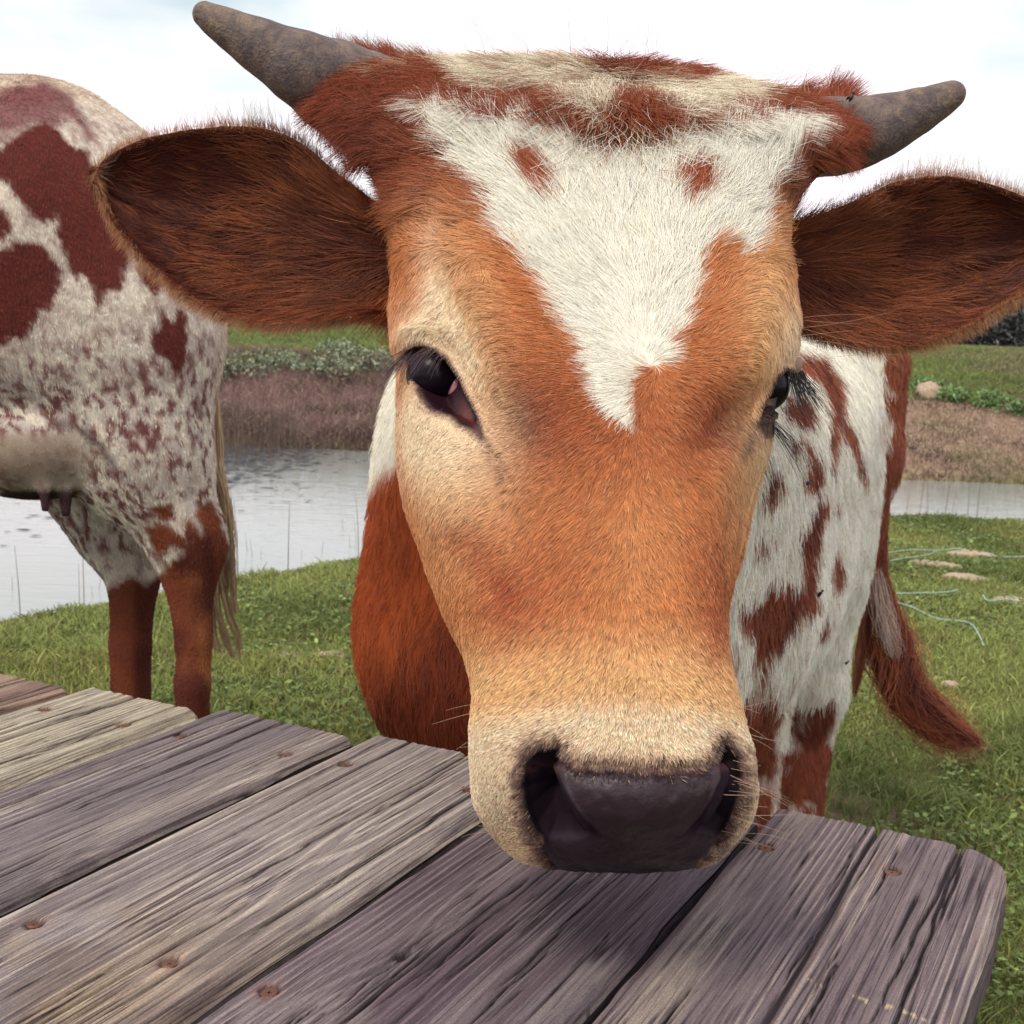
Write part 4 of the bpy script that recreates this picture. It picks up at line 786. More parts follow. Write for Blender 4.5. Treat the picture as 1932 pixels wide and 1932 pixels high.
    c = cmix(c, (.28, .15, .15), sst(16, 3, eL_) * .5 * (py < 690)); c = cmix(c, (.13, .055, .065), sst(13, 2, eL_ + rag * .7) * .85); c = cmix(c, (.024, .007, .013), sst(6, -1, eL_ + rag * .6)); c = cmix(c, (.16, .035, .035), sst(0, -8, eL_) * np.clip(G(888, 785, 14, 22, -.4, X=px, Y=py), 0, 1) * .8); c = cmix(c, (.045, .020, .030), sst(5, -5, polysd(px, py, [(764, 658), (776, 652), (800, 654), (792, 690), (786, 700)]))); c = cmix(c, (.055, .026, .038), sst(4, -4, polysd(px, py, [(1430, 780), (1446, 770), (1475, 768), (1475, 812), (1446, 822), (1434, 810)])) * .85); c = cmix(c, (.10, .06, .075), sst(14, 2, eR_) * .85); c = cmix(c, (.012, .006, .010), sst(8, 2, eR_))
    tear = lined(px, py, [(900, 810), (925, 845), (945, 868), (958, 900)]); c = cmix(c, (.22, .12, .12), np.exp(-(tear / 9) ** 2) * .55)
    tear = lined(px, py, [(1440, 785), (1415, 815), (1400, 850)]); c = cmix(c, (.16, .09, .10), np.exp(-(tear / 11) ** 2) * .6)
    bz = sst(6, -6, polysd(wx, wy, BLAZE)) * (1 - sst(7, -7, polysd(wx, wy, SPL))) * (1 - sst(7, -7, polysd(wx, wy, SPR)))
    c = cmix(c, WHT, bz); c = cmix(c, WHT * (.95, .9, .82), sst(7, -7, polysd(wx, wy, BAND)))
    dots = (noise(q, 330, 71) > .80) * sst(1350, 1400, py) * sst(70, 20, pD_) * (pD_ > 2); c = cmix(c, (.07, .03, .035), dots * .75)
    return np.clip(c, 0, .9)
HC = head_col(HV); wet = sst(4, -6, polysd(hx, hy, PAD)) + sst(2, -2, polysd(hx, hy, EYE_L)) + sst(2, -2, polysd(hx, hy, EYE_R))
nosC = np.clip(sst(4, -8, polysd(hx, hy, NOS_L)) + sst(4, -8, polysd(hx, hy, NOS_R)), 0, 1)
HC = HC * np.where(wet > .3, 1, np.interp(hy, [1200, 1350], [.80, .60]))[:, None]  # hide darkened as painted shade between the hairs, most on the muzzle
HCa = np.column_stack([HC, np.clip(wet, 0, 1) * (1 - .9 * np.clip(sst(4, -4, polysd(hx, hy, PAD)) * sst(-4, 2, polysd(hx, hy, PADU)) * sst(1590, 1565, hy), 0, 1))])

# ears: cupped leaves lofted between their upper and lower rims
def ear(up, lo, dbase, dtip, cup, side):
    nS, nV = 150, 90; s = np.linspace(0, 1, nS); U_ = catmull(up, s * (len(up) - 1)); L_ = catmull(lo, s * (len(lo) - 1)); v = np.linspace(-1, 1, nV)
    f = ((v + 1) / 2)[None, :, None]; XY = U_[:, None] * (1 - f) + L_[:, None] * f
    base = lerp(dbase, dtip, s)[:, None] + 0 * v[None]
    dep = cup * (1 - np.abs(v[None]) ** 2.2) * np.sin(np.pi * np.clip(s * .86 + .10, 0, 1))[:, None] ** .8
    rid = .006 * np.exp(-((v[None] - .12 - .15 * (s[:, None] - .5)) / .10) ** 2) * sst(.35, .6, s)[:, None] * sst(1, .85, s)[:, None] + .005 * np.exp(-((v[None] - .58) / .12) ** 2) * sst(.3, .5, s)[:, None] * sst(1, .8, s)[:, None]
    D1 = base + dep - rid; D2 = base + dep * .96 + .006 * (1 - v[None] ** 8) + .022 * (1 - np.abs(v[None]) ** 2) * (1 - s[:, None]) 
    A = P(XY[..., 0], XY[..., 1], D1); B = P(XY[..., 0], XY[..., 1], D2)
    V = np.concatenate([A.reshape(-1, 3), B.reshape(-1, 3)]); q1 = grid_faces(nS, nV); q2 = grid_faces(nS, nV)[:, ::-1] + nS * nV
    n_in = vnormals(V, q1)
    if (n_in[:nS * nV] * (CAM - V[:nS * nV])).sum() < 0: q1 = q1[:, ::-1].copy(); q2 = q2[:, ::-1].copy()
    i = np.arange(nS - 1); rim = []
    for col_, fl in ((0, 1), (nV - 1, 0)):
        a_ = i * nV + col_; b2 = a_ + nV; rim.append(np.stack([a_, b2, b2 + nS * nV, a_ + nS * nV], -1))
    j = np.arange(nV - 1) + (nS - 1) * nV; rim.append(np.stack([j, j + 1, j + 1 + nS * nV, j + nS * nV], -1))
    Q = np.concatenate([q1, q2] + rim).astype(np.int32)
    return V, Q, vnormals(V, np.concatenate([q1, q2])), A, XY, (np.repeat(s, nV), np.tile(v, nS)), q1
UPL = [(790, 415), (735, 396), (694, 370), (654, 341), (613, 306), (565, 268), (505, 244), (440, 238), (368, 244), (286, 258), (229, 280), (192, 306), (182, 330)]
LOL = [(790, 640), (735, 606), (680, 596), (620, 606), (540, 612), (480, 607), (420, 592), (365, 566), (310, 525), (250, 468), (212, 418), (190, 372), (182, 344)]
UPR = [(1440, 440), (1488, 424), (1530, 410), (1567, 397), (1625, 373), (1681, 346), (1740, 334), (1800, 334), (1865, 346), (1940, 374), (2010, 412), (2060, 448), (2080, 468)]
LOR = [(1440, 610), (1490, 608), (1530, 628), (1590, 644), (1650, 654), (1710, 653), (1770, 638), (1825, 616), (1880, 583), (1940, 550), (2000, 515), (2055, 485), (2080, 474)]
EL = ear(UPL, LOL, .965, 1.03, .050, -1); ER = ear(UPR, LOR, .965, 1.00, .050, 1)
EIN = np.array([.098, .024, .016]); ERM = np.array([.30, .105, .05])
def ear_col(s, v, q):
    px, py, _ = chart(q)
    c = np.tile(EIN, (len(s), 1)); c = cmix(c, (.115, .030, .017), sst(.5, .05, s) * .7); c = cmix(c, (.11, .038, .026), np.exp(-((v - .15) / .12) ** 2) * sst(.4, .6, s) * .6 + np.exp(-((v - .62) / .16) ** 2) * sst(.3, .5, s) * .7)
    c = cmix(c, ERM, sst(.90, .985, np.abs(v)) * .8); c = cmix(c, ERM, sst(.955, .995, s) * .8)
    return c

# horns: tapered, slightly curved, each its own part
def horn(path, rad, parent):
    V, Q, p, r = tube(np.array(path), rad, 40, 24)
    k = 40; n = len(p); V = V.reshape(n, k, 3); s = np.linspace(0, 1, n)
    dd = V - p[:, None]; rr = 1 + .05 * (fbm(V.reshape(-1, 3), 45, 4, 3).reshape(n, k) - .5) * 2 + .012 * np.sin(s * 60 + 3 * noise(p, 20))[:, None] * (s < .5)[:, None]
    V = p[:, None] + dd * rr[..., None]
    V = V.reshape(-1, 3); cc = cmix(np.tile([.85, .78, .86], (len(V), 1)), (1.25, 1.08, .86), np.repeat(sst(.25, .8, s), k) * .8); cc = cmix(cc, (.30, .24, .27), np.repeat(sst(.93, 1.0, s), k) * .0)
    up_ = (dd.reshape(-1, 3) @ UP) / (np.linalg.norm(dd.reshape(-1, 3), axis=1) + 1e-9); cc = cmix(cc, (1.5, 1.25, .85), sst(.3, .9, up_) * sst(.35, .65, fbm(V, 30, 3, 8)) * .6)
    V = np.concatenate([V, [p[-1]]]); cc = np.concatenate([cc, [[.6, .5, .5]]]); F_ = Q.tolist() + [[(n - 1) * k + q, (n - 1) * k + (q + 1) % k, n * k] for q in range(k)]
    return link('horn', np_mesh('horn', V - o1, F_, cc), parent, M_horn)
def rcap(c, d, r):                           # rounded tip: a few shrinking rings
    return [tuple(c + d * r * math.sin(a)) for a in (.5, .95, 1.3, 1.52)], [r * math.cos(a) for a in (.5, .95, 1.3, 1.52)]
pl = [P(760, 225, 1.06), P(690, 195, 1.02), P(640, 168, .99), P(580, 136, .965), (P(520, 104, .96)), P(460, 70, .957), P(410, 42, .955), P(388, 28, .955)]
tip, tr = rcap(pl[-1], (pl[-1] - pl[-2]) / np.linalg.norm(pl[-1] - pl[-2]), .0098)
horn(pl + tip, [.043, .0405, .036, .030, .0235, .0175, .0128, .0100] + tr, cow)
pr = [P(1510, 262, 1.04), P(1570, 258, 1.005), P(1622, 250, .985), P(1674, 233, .985), P(1725, 212, .985), P(1765, 194, .985), P(1796, 178, .985)]
tip, tr = rcap(pr[-1], (pr[-1] - pr[-2]) / np.linalg.norm(pr[-1] - pr[-2]), .0105)
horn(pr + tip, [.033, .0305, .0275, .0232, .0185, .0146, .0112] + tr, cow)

# neck, chest, trunk and legs
PB = [cap(1130, 420, 1.10, .125, 1090, 850, 1.32, .19), cap(1085, 880, 1.40, .212, 1040, 1180, 1.38, .212), cap(1130, 880, 1.55, .25, 1300, 860, 2.0, .25), cap(1300, 860, 2.0, .25, 1425, 790, 2.35, .222),
      cap(1180, 1120, 1.62, .235, 1280, 1080, 1.95, .23), cap(1280, 1080, 1.95, .23, 1422, 985, 2.33, .205), cap(1500, 900, 2.35, .14, 1512, 1100, 2.35, .105), cap(1512, 1090, 2.35, .104, 1532, 1300, 2.36, .058, .04), cap(1532, 1300, 2.36, .056, 1520, 1430, 2.37, .040, .03), cap(1520, 1430, 2.37, .040, 1512, 1560, 2.37, .038, .02), foot(1512, 1560, 2.37, .036, .042),
      cap(1612, 690, 2.46, .098, 1606, 860, 2.46, .088, .03), cap(1606, 860, 2.46, .088, 1588, 1010, 2.46, .072, .03), cap(1600, 660, 2.44, .06, 1640, 760, 2.5, .05, .03), cap(1648, 800, 2.5, .034, 1652, 1050, 2.5, .018, .015), cap(1652, 1050, 2.5, .018, 1650, 1120, 2.5, .012, .015),
      cap(1430, 1250, 2.2, .07, 1432, 1420, 2.2, .042, .03), foot(1432, 1420, 2.2, .038, .042), cap(1300, 500, 2.2, .12, 1440, 640, 2.3, .16),
      cap(1000, 1330, 1.42, .10, 1000, 1500, 1.42, .07), foot(1000, 1500, 1.42, .055, .045), cap(1230, 1330, 1.5, .10, 1230, 1500, 1.5, .07), foot(1230, 1500, 1.5, .055, .045)]
V1, Q1 = sdf_mesh(PB, .010, .06); V1 = smooth_mesh(V1, Q1, 2); N1 = vnormals(V1, Q1)
def z4(l): return Z(l, 1499, 592, .2246)
def c7(l): return Z(l, 1302, 552, .490)
K1 = [z4([(-60, 250), (20, 290), (250, 330), (270, 450), (370, 520), (385, 640), (385, 760), (350, 830), (345, 950), (330, 1100), (300, 1110), (270, 950), (240, 760), (180, 560), (70, 480), (-60, 420)]), z4([(245, 830), (275, 900), (330, 1180), (320, 1310), (285, 1280), (270, 1100)]),
      z4([(360, 800), (420, 870), (450, 940), (510, 970), (520, 1050), (560, 1150), (600, 1300), (612, 1440), (590, 1420), (570, 1350), (490, 1170), (450, 1060), (375, 1010), (350, 900)]),
      z4([(-80, 960), (0, 980), (100, 1020), (110, 1120), (200, 1180), (230, 1270), (170, 1440), (80, 1400), (55, 1300), (90, 1150), (20, 1060), (-80, 1100)]), z4([(210, 1470), (290, 1480), (285, 1560), (250, 1660), (200, 1750), (200, 1900), (130, 1960), (40, 1960), (60, 1780), (140, 1650), (130, 1560)]),
      z4([(340, 1510), (385, 1560), (365, 1640), (335, 1600)]), z4([(-160, 600), (0, 650), (120, 720), (160, 860), (60, 900), (-60, 840), (-160, 800)]),
      c7([(430, 900), (490, 900), (490, 960), (470, 1080), (492, 1180), (440, 1230), (400, 1290), (340, 1370), (290, 1405), (215, 1375), (250, 1320), (185, 1260), (190, 1190), (280, 1130), (310, 1095), (370, 1100), (425, 1110), (420, 970)]),
      c7([(270, 900), (292, 950), (280, 992), (255, 980), (252, 930)]), c7([(308, 870), (335, 945), (318, 945)]), c7([(555, 960), (590, 1040), (580, 1105), (535, 1130), (548, 1020)]), c7([(515, 1210), (540, 1260), (520, 1312), (485, 1295)]), c7([(290, 1415), (302, 1470), (258, 1485)]), c7([(240, 1530), (270, 1560), (190, 1600), (180, 1580)]),
      c7([(290, 640), (330, 660), (345, 720), (310, 800), (270, 770)]), c7([(210, 1590), (320, 1540), (355, 1520), (350, 1640), (330, 1680), (320, 2200), (170, 2200)]), c7([(380, 1570), (450, 1610), (520, 1580), (560, 1540), (555, 1700), (550, 2200), (340, 2200), (345, 1760), (420, 1760), (390, 1690)])]
KW = [z4([(700, 800), (800, 830), (840, 900), (790, 1050), (720, 1150), (690, 1000)]), z4([(760, 560), (820, 600), (850, 660), (800, 640)]), z4([(700, 1250), (740, 1280), (690, 1370), (660, 1330)]), z4([(640, 1580), (700, 1590), (680, 1680), (630, 1690)]), z4([(870, 1380), (830, 1450), (790, 1700), (760, 1960), (820, 1960), (840, 1600)]), c7([(530, 1650), (560, 1700), (555, 1760), (530, 1720)]), c7([(360, 1640), (400, 1690), (430, 1750), (380, 1720)])]
def col_cow1(q):
    px, py, d = chart(q); wx, wy = warp(px, py, 6, .03, 13); n = len(px)
    c = np.tile([.90, .87, .75], (n, 1)); c = cmix(c, (.40, .24, .19), sst(.60, .72, fbm(q, 22, 3, 3)) * sst(1100, 1250, py) * .7)
    for pl_ in K1: c = cmix(c, (.30, .085, .045), pmask(wx, wy, pl_, 4.5))
    c = cmix(c, (.13, .032, .022), sst(.46, .62, fbm(q, 16, 3, 77)) * (c[:, 1] < .3) * .7); c = cmix(c, (.66, .55, .46), sst(.66, .70, fbm(q, 30, 2, 99)) * sst(1330, 1380, py) * .8)
    hnch = (d > 2.40) | (px > 1668); c = cmix(c, (.28, .080, .042), hnch * 1.0)
    for pl_ in KW: c = cmix(c, (.70, .62, .54), pmask(wx, wy, pl_, 3.5))
    ch = sst(1.60, 1.50, d) * sst(-14, 14, (py - 858) + (px - 745) * .35 * -1 + 40 * (px < 700)); lft = sst(1250, 1200, px)
    chest = (.42, .092, .026); c = cmix(c, chest, np.clip(ch * sst(860, 900, py + .9 * (px - 742) + 14 * (n2(px, py, .05, 2) - .5)), 0, 1) * lft)
    c = cmix(c, (.12, .024, .014), lft * sst(1.60, 1.50, d) * sst(-.3, .8, (py - 1180) / 180 + .5 * (px - 760) / 100 + .4 * (n2(px, py * .3, .05, 4) - .5)) * .85)  # shading of the chest painted in, darker low and to the right
    c = cmix(c, (.05, .035, .03), sst(.09, .06, q[:, 2]))
    return np.clip(c, 0, 1)
C1 = np.column_stack([col_cow1(V1) * .92, np.zeros(len(V1))])
# the whole body is one mesh: trunk, head shell and both ears
parts_V = [V1, HV, EL[0], ER[0]]; parts_Q = []; o_ = 0
for V_, Q_ in zip(parts_V, [Q1, HQ, EL[1], ER[1]]): parts_Q.append(Q_ + o_); o_ += len(V_)
def earC(E_):
    s, v = E_[5]; c = ear_col(s, v, E_[0][:len(s)]) * .8; c2 = np.tile(ERM * .8, (len(s), 1)); return np.column_stack([np.concatenate([c, c2]), np.zeros(2 * len(s))])
BV = np.concatenate(parts_V); BC = np.concatenate([C1, HCa, earC(EL), earC(ER)])
BQ = np.concatenate(parts_Q).astype(np.int32)
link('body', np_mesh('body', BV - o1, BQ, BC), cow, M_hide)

# coat of the trunk
RB, RNB = sample(V1, Q1, N1, 120000, facing)
px, py, d = chart(RB); chest = (d < 1.6) & (px < 1150)
fl = DR(np.where(chest, -.15 + .3 * (noise(RB, 9) - .5), .15 + .3 * (noise(RB, 5) - .5)), np.ones(len(RB)))
ln = np.where(chest, .015, .024) * (.7 + .6 * rng.random(len(RB))) * np.where(py > 1400, .6, 1)
curves('short_coat', strands(RB - o1, RNB, fl, ln, .40, 4, clump=.5, cs=45), taper(len(RB), 4, 1, .3, np.where(chest, .00026, .00045)), shade_var(col_cow1(RB + rng.normal(0, .0020, (len(RB), 3))), .17), M_fur, cow)
# coat of the head
WHL = np.array([1232., 690.])
def wh(c, n):
    X_, Y_, _ = chart(c); return facing(c, n) * (.9 + .8 * sst(1250, 1380, Y_)) * (1 + .6 * sst(420, 330, Y_)) * (1 + 1.5 * np.clip(G(840, 640, 60, 90, X=X_, Y=Y_) + G(840, 830, 60, 60, X=X_, Y=Y_), 0, 1))
RH, RNH = sample(HV, HQ, HN, 560000, wh)
px, py, d = chart(RH)
ok = (polysd(px, py, EYE_L) > 1.5) & (polysd(px, py, EYE_R) > 1) & (polysd(px, py, PAD) > np.where((np.abs(px - 1205) < 135) & (py < 1500), -4 - 26 * rng.random(len(px)) ** 2, 3 * rng.random(len(px)) - 1))
RH, RNH, px, py = RH[ok], RNH[ok], px[ok], py[ok]
dx, dy = px - WHL[0], py - WHL[1]; rr = np.hypot(dx, dy) + 1; dx, dy = dx / rr, dy / rr
sw = np.exp(-rr / 35) * 1.0; dx, dy = dx * np.cos(sw) - dy * np.sin(sw), dx * np.sin(sw) + dy * np.cos(sw)
up = sst(260, 200, py - .06 * (px - 1150)); ax_ = np.tanh((px - 1155) / 90); ay_ = .55 * np.exp(-((px - 1150) / 180) ** 2) + .10
dx, dy = lerp(dx, ax_, up), lerp(dy, ay_, up)
hornz = sst(420, 300, py) * sst(260, 420, np.abs(px - 1160)); dx, dy = lerp(dx, np.sign(px - 1160), hornz * .7), lerp(dy, -.15, hornz * .7)
low = sst(1250, 1420, py) * sst(60, 160, np.abs(px - 1195)); dx, dy = lerp(dx, np.sign(px - 1195) * .8, low * .7), lerp(dy, .45, low * .7)
wl_ = sst(985, 905, px) * sst(420, 500, py) * sst(830, 740, py); dx, dy = lerp(dx, .32, wl_ * .6), lerp(dy, 1.0, wl_ * .6)
wr_ = sst(1395, 1450, px) * sst(440, 500, py) * sst(820, 760, py); dx, dy = lerp(dx, -.30, wr_ * .8), lerp(dy, 1.0, wr_ * .8)
cheek = sst(900, 820, px) * sst(640, 800, py); dx, dy = lerp(dx, -.35, cheek * .6), lerp(dy, 1, cheek * .6)
ln = 1.0 * np.interp(py, [80, 150, 230, 320, 450, 560, 660, 760, 1000, 1250, 1400, 1650], [.032, .040, .036, .032, .029, .022, .012, .0088, .0068, .0052, .0034, .0028])
wsd = polysd(px, py, BLAZE)
ln = ln * np.where((wsd > 8) & (py > 420), np.interp(py, [420, 700], [.55, .85]), 1)
ln = ln * np.clip(.35 + .65 * sst(8, 45, polysd(px, py, EYE_L)), .3, 1) * np.clip(.35 + .65 * sst(5, 30, polysd(px, py, EYE_R)), .3, 1)
ln = ln * (1 - .55 * np.clip(G(840, 600, 50, 90, X=px, Y=py) + G(850, 830, 70, 70, X=px, Y=py), 0, 1))
ln = ln * (.65 + .6 * rng.random(len(px)))
poll = G(1185, 235, 90, 40, X=px, Y=py) + G(1150, 110, 120, 30, X=px, Y=py)
lift = np.where(py < 300, .32, .22) + .08 * sst(190, 150, py) + .30 * poll.clip(0, 1) + .10 * (py > 1350)
fr_ = (poll * .045 + np.where(py < 260, .025, .010)) * (.6 + .8 * rng.random(len(px)))
pos = None
k = 6
root = RH - RNH * np.interp(ln, [.004, .015], [-.00005, .0006])[:, None]; lift = lift + np.interp(ln, [.002, .010], [.16, 0])
n = len(RH); cl = np.interp(py, [150, 400, 600, 800, 1300], [.75, .55, .45, .40, .25])
cl = cl + .55 * sst(300, 200, py); jt = cl * (noise(RH, 70, 3) - .5) * 1.6 + cl * (noise(RH, 190, 5) - .5) * 1.3
dxx, dyy = dx * np.cos(jt) - dy * np.sin(jt), dx * np.sin(jt) + dy * np.cos(jt)
pos = strands(root, RNH, DR(dxx, dyy), ln, lift, k, curl=fr_, clump=.22, cs=330)
jit_ = rng.normal(0, 1, (len(RH), 2)) * (.0024 * sst(.004, .012, ln))[:, None]; hc = head_col(RH + (pos[:, 3] - RH) * (.9 * sst(.006, .02, ln))[:, None] + jit_[:, :1] * RT + jit_[:, 1:] * UP); vr = np.where(wsd < 4, .10, np.interp(py, [900, 1300], [.16, .27])); bnd = (polysd(px, py, BAND) < 6); hc = cmix(hc, (.34, .15, .08), bnd * sst(.56, .66, noise(RH * [1, 1, 1], 120, 5)) * .65); hc = cmix(hc, (.55, .40, .26), ((py < 150) & ~bnd) * sst(.48, .6, noise(RH, 100, 6)) * .6); fl_ = rng.random(len(hc)); hc = cmix(hc, (.085, .028, .018), (fl_ < .06) * (wsd > 4) * (polysd(px, py, BAND) > 4) * .75); hc = cmix(hc, (.72, .46, .24), (fl_ > .93) * (wsd > 4) * (py > 420) * .5); hc = np.clip(hc * np.exp(rng.normal(0, 1, len(hc)) * vr)[:, None], 0, .93)
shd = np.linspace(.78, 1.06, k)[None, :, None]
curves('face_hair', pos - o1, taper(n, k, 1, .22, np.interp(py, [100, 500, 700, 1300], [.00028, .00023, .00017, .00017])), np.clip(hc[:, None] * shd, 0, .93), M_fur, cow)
# long loose wisps on the poll
RW, RNW = sample(HV, HQ, HN, 60000, facing); px, py, d = chart(RW); m = (py < 330 - .0 * px) & ((py < 210) | (np.abs(px - 1185) < 130)); RW, RNW, px, py = RW[m][:2600], RNW[m][:2600], px[m][:2600], py[m][:2600]
sgn = np.tanh((px - 1160) / 60) + rng.normal(0, .5, len(px)); wd_ = DR(sgn, .35 + rng.normal(0, .45, len(px)))
wl = (.022 + .028 * rng.random(len(px))) * np.where(G(1185, 240, 70, 45, X=px, Y=py) > .4, .8, 1)
wp = strands(RW, RNW, wd_, wl, .45, 8, curl=.05, clump=1.1, cs=60, drop=.10)
curves('poll_hair', wp - o1, taper(len(RW), 8, .00020, .00007), shade_var(head_col(wp[:, 4]) * 1.05, .2), M_fur, cow)

# curly tuft in the middle of the poll
n = 520; tx, ty = rng.normal(1172, 42, n), rng.normal(222, 22, n); ii = np.array([np.argmin((hx - a) ** 2 + (hy - b) ** 2 + 1e6 * (front < .5)) for a, b in zip(tx, ty)])
RW, RNW = HV[ii], HN[ii]; wd_ = DR(.8 * np.tanh((tx - 1172) / 40) + rng.normal(0, .5, n), rng.normal(.4, .6, n))
wp = strands(RW, RNW, wd_, (.022 + .026 * rng.random(n)), .6, 10, curl=.09, clump=1.2, cs=90, drop=.25)
curves('poll_hair', wp - o1, taper(n, 10, .00019, .00007), shade_var(np.where((rng.random(n) < .72)[:, None], [.76, .70, .57], [.36, .14, .06]), .25), M_fur, cow)
# long loose wisps that stand off the crown
RW, RNW = sample(HV, HQ, HN, 26000, facing); px, py, d = chart(RW); m = (py < 185 + .12 * (px - 1150)) & (px > 700) & (px < 1540); RW, RNW, px, py = RW[m][:900], RNW[m][:900], px[m][:900], py[m][:900]; n = len(RW)
wp = strands(RW, RNW + UP * .6, DR(np.tanh((px - 1150) / 200) + rng.normal(0, .5, n), rng.normal(-.5, .5, n)), .018 + .028 * rng.random(n) ** 1.5, .7, 8, curl=.12, clump=1.0, cs=50)
curves('poll_hair', wp - o1, taper(n, 8, .00016, .00006), shade_var(np.where((rng.random(n) < .5)[:, None], [.66, .56, .42], [.38, .17, .10]), .2), M_fringe, cow)

# hair inside and around the ears
def ear_hair(E_, side, dbx, dby, lab):
    V, Q, Nn, A, XY, (s, v), q1 = E_; nA_ = len(s)
    # roots on the inner face
    n = 150000; ii = rng.integers(0, len(q1), n); f = rng.random((n, 2)); q = q1[ii]; w = np.stack([(1 - f[:, 0]) * (1 - f[:, 1]), f[:, 0] * (1 - f[:, 1]), f[:, 0] * f[:, 1], (1 - f[:, 0]) * f[:, 1]], -1)
    R_ = (V[q] * w[..., None]).sum(1); Nr = (Nn[q] * w[..., None]).sum(1); Nr /= np.linalg.norm(Nr, axis=1, keepdims=True); S_ = (s[q] * w).sum(1); V_ = (v[q] * w).sum(1)
    px, py, _ = chart(R_); dx, dy = px - dbx, py - dby; rr = np.hypot(dx, dy) + 1; dx, dy = dx / rr, dy / rr
    up_ = sst(-.2, -.9, V_); dx, dy = lerp(dx, dx * .9, up_), lerp(dy, -.30, up_ * .5); dn = sst(.3, .9, V_); dy = lerp(dy, .6, dn * .5)
    long_ = rng.random(n) < .11 * sst(.80, .30, S_) + .012
    ln = np.where(long_, np.interp(S_, [0, .15, .35, .62], [.038, .048, .034, .018]), np.interp(S_, [0, .3, 1], [.013, .010, .009])) * sst(1.12, .80, np.abs(V_)) * (.6 + .7 * rng.random(n))
    c = ear_col(S_, V_, R_); c = np.where(long_[:, None], cmix(c, (.32, .10, .04), .20 + .55 * sst(.4, .65, noise(R_, 60, 3))), c); c = shade_var(c, .28)
    curves('ear_hair', strands(R_, Nr, DR(dx, dy), ln, np.where(long_, .38, .30), 6, clump=.5, cs=70) - o1, taper(n, 6, 1, .25, np.where(long_, .00024, .00018)), c, M_fur, cow)
    # the fringe round the rim
    m = 12500; pr_ = rng.random(m); which = rng.random(m); s_i = (pr_ * (A.shape[0] - 2)).astype(int); top_ = which < .36
    col_i = np.where(top_, 0, A.shape[1] - 1); tipm = rng.random(m) < .10; s_i = np.where(tipm, A.shape[0] - 2, s_i); col_i = np.where(tipm, rng.integers(0, A.shape[1], m), col_i)
    R_ = A[s_i, col_i] + rng.normal(0, .0015, (m, 3)) + FW * .004 * rng.random(m)[:, None]; mid = A[s_i, A.shape[1] // 2]
    out = R_ - mid; out -= FW * (out @ FW)[:, None]; out /= np.linalg.norm(out, axis=1, keepdims=True) + 1e-9
    tang = A[s_i + 1, col_i] - A[s_i, col_i]; tang /= np.linalg.norm(tang, axis=1, keepdims=True) + 1e-9; sl = s_i / A.shape[0]
    out = np.where(tipm[:, None], tang, out); dirn = out + tang * np.where(tipm, 0, .55)[:, None]; dirn /= np.linalg.norm(dirn, axis=1, keepdims=True); tt_ = top_ & ~tipm
    ln = np.where(tt_, np.interp(sl, [0, .22, .35, .5, .8, 1], [.003, .004, .014, .027, .017, .010]) * np.where(rng.random(m) < .80, .12 + .26 * rng.random(m), .4 + .75 * rng.random(m)), np.interp(sl, [0, .3, .6, 1], [.006, .010, .011, .009]) * (.25 + .95 * rng.random(m) ** 1.5))
    Nf = -FW + out * .3 + rng.normal(0, .35, (m, 3)); Nf /= np.linalg.norm(Nf, axis=1, keepdims=True)
    c = np.where(tt_[:, None], cmix(np.tile([.40, .16, .09], (m, 1)), (.62, .54, .40), sst(.007, .014, ln)), cmix(np.tile([.44, .19, .085], (m, 1)), (.56, .42, .26), sst(.3, .8, rng.random(m)) * .5)); c = shade_var(c, .2)
    curves('ear_fringe', strands(R_, Nf, dirn, ln, .15, 5, clump=.3, cs=90) - o1, taper(m, 5, .00012, .00003), c, M_fringe, cow)
ear_hair(EL, -1, 790, 470, 'l'); ear_hair(ER, 1, 1440, 500, 'r')

# eyes, tear duct, lashes
def sphere(name, c, r, mt, sq=(1, 1, 1)):
    nu, nv = 40, 24; u_, v_ = np.meshgrid(np.linspace(0, 2 * np.pi, nu, endpoint=False), np.linspace(.01, np.pi - .01, nv)); u_, v_ = u_.ravel(), v_.ravel()
    d = np.stack([np.cos(u_) * np.sin(v_), np.sin(u_) * np.sin(v_), np.cos(v_)], -1) * r * np.array(sq); V = np.concatenate([d, [[0, 0, r * sq[2]], [0, 0, -r * sq[2]]]])
    F_ = grid_faces(nv, nu, True).tolist() + [[q, (q + 1) % nu, nv * nu][::-1] for q in range(nu)] + [[(nv - 1) * nu + q, (nv - 1) * nu + (q + 1) % nu, nv * nu + 1] for q in range(nu)]
    o = link(name, np_mesh(name, V, F_), cow, mt); o.location = c - o1; return o
def sdepth(x, y, fn=np.min, rad=9):
    m = (np.hypot(hx - x, hy - y) < rad) & (front > 0); return float(np.median(hd[m])) if m.any() else .85
dl = sdepth(760, 700) ; dl2 = sdepth(880, 690)
EYE_C = P(820, 708, (dl2 + dl) / 2 + .012); sphere('eye', EYE_C, .0185, M_eye)
sphere('tear_duct', P(861, 735, (dl2 + .6 * (dl - dl2)) + .002), .0088, M_pink, (.8, .9, 1.1))
ER_C = P(1441, 729, .868); sphere('eye', ER_C, .0175, M_eye)
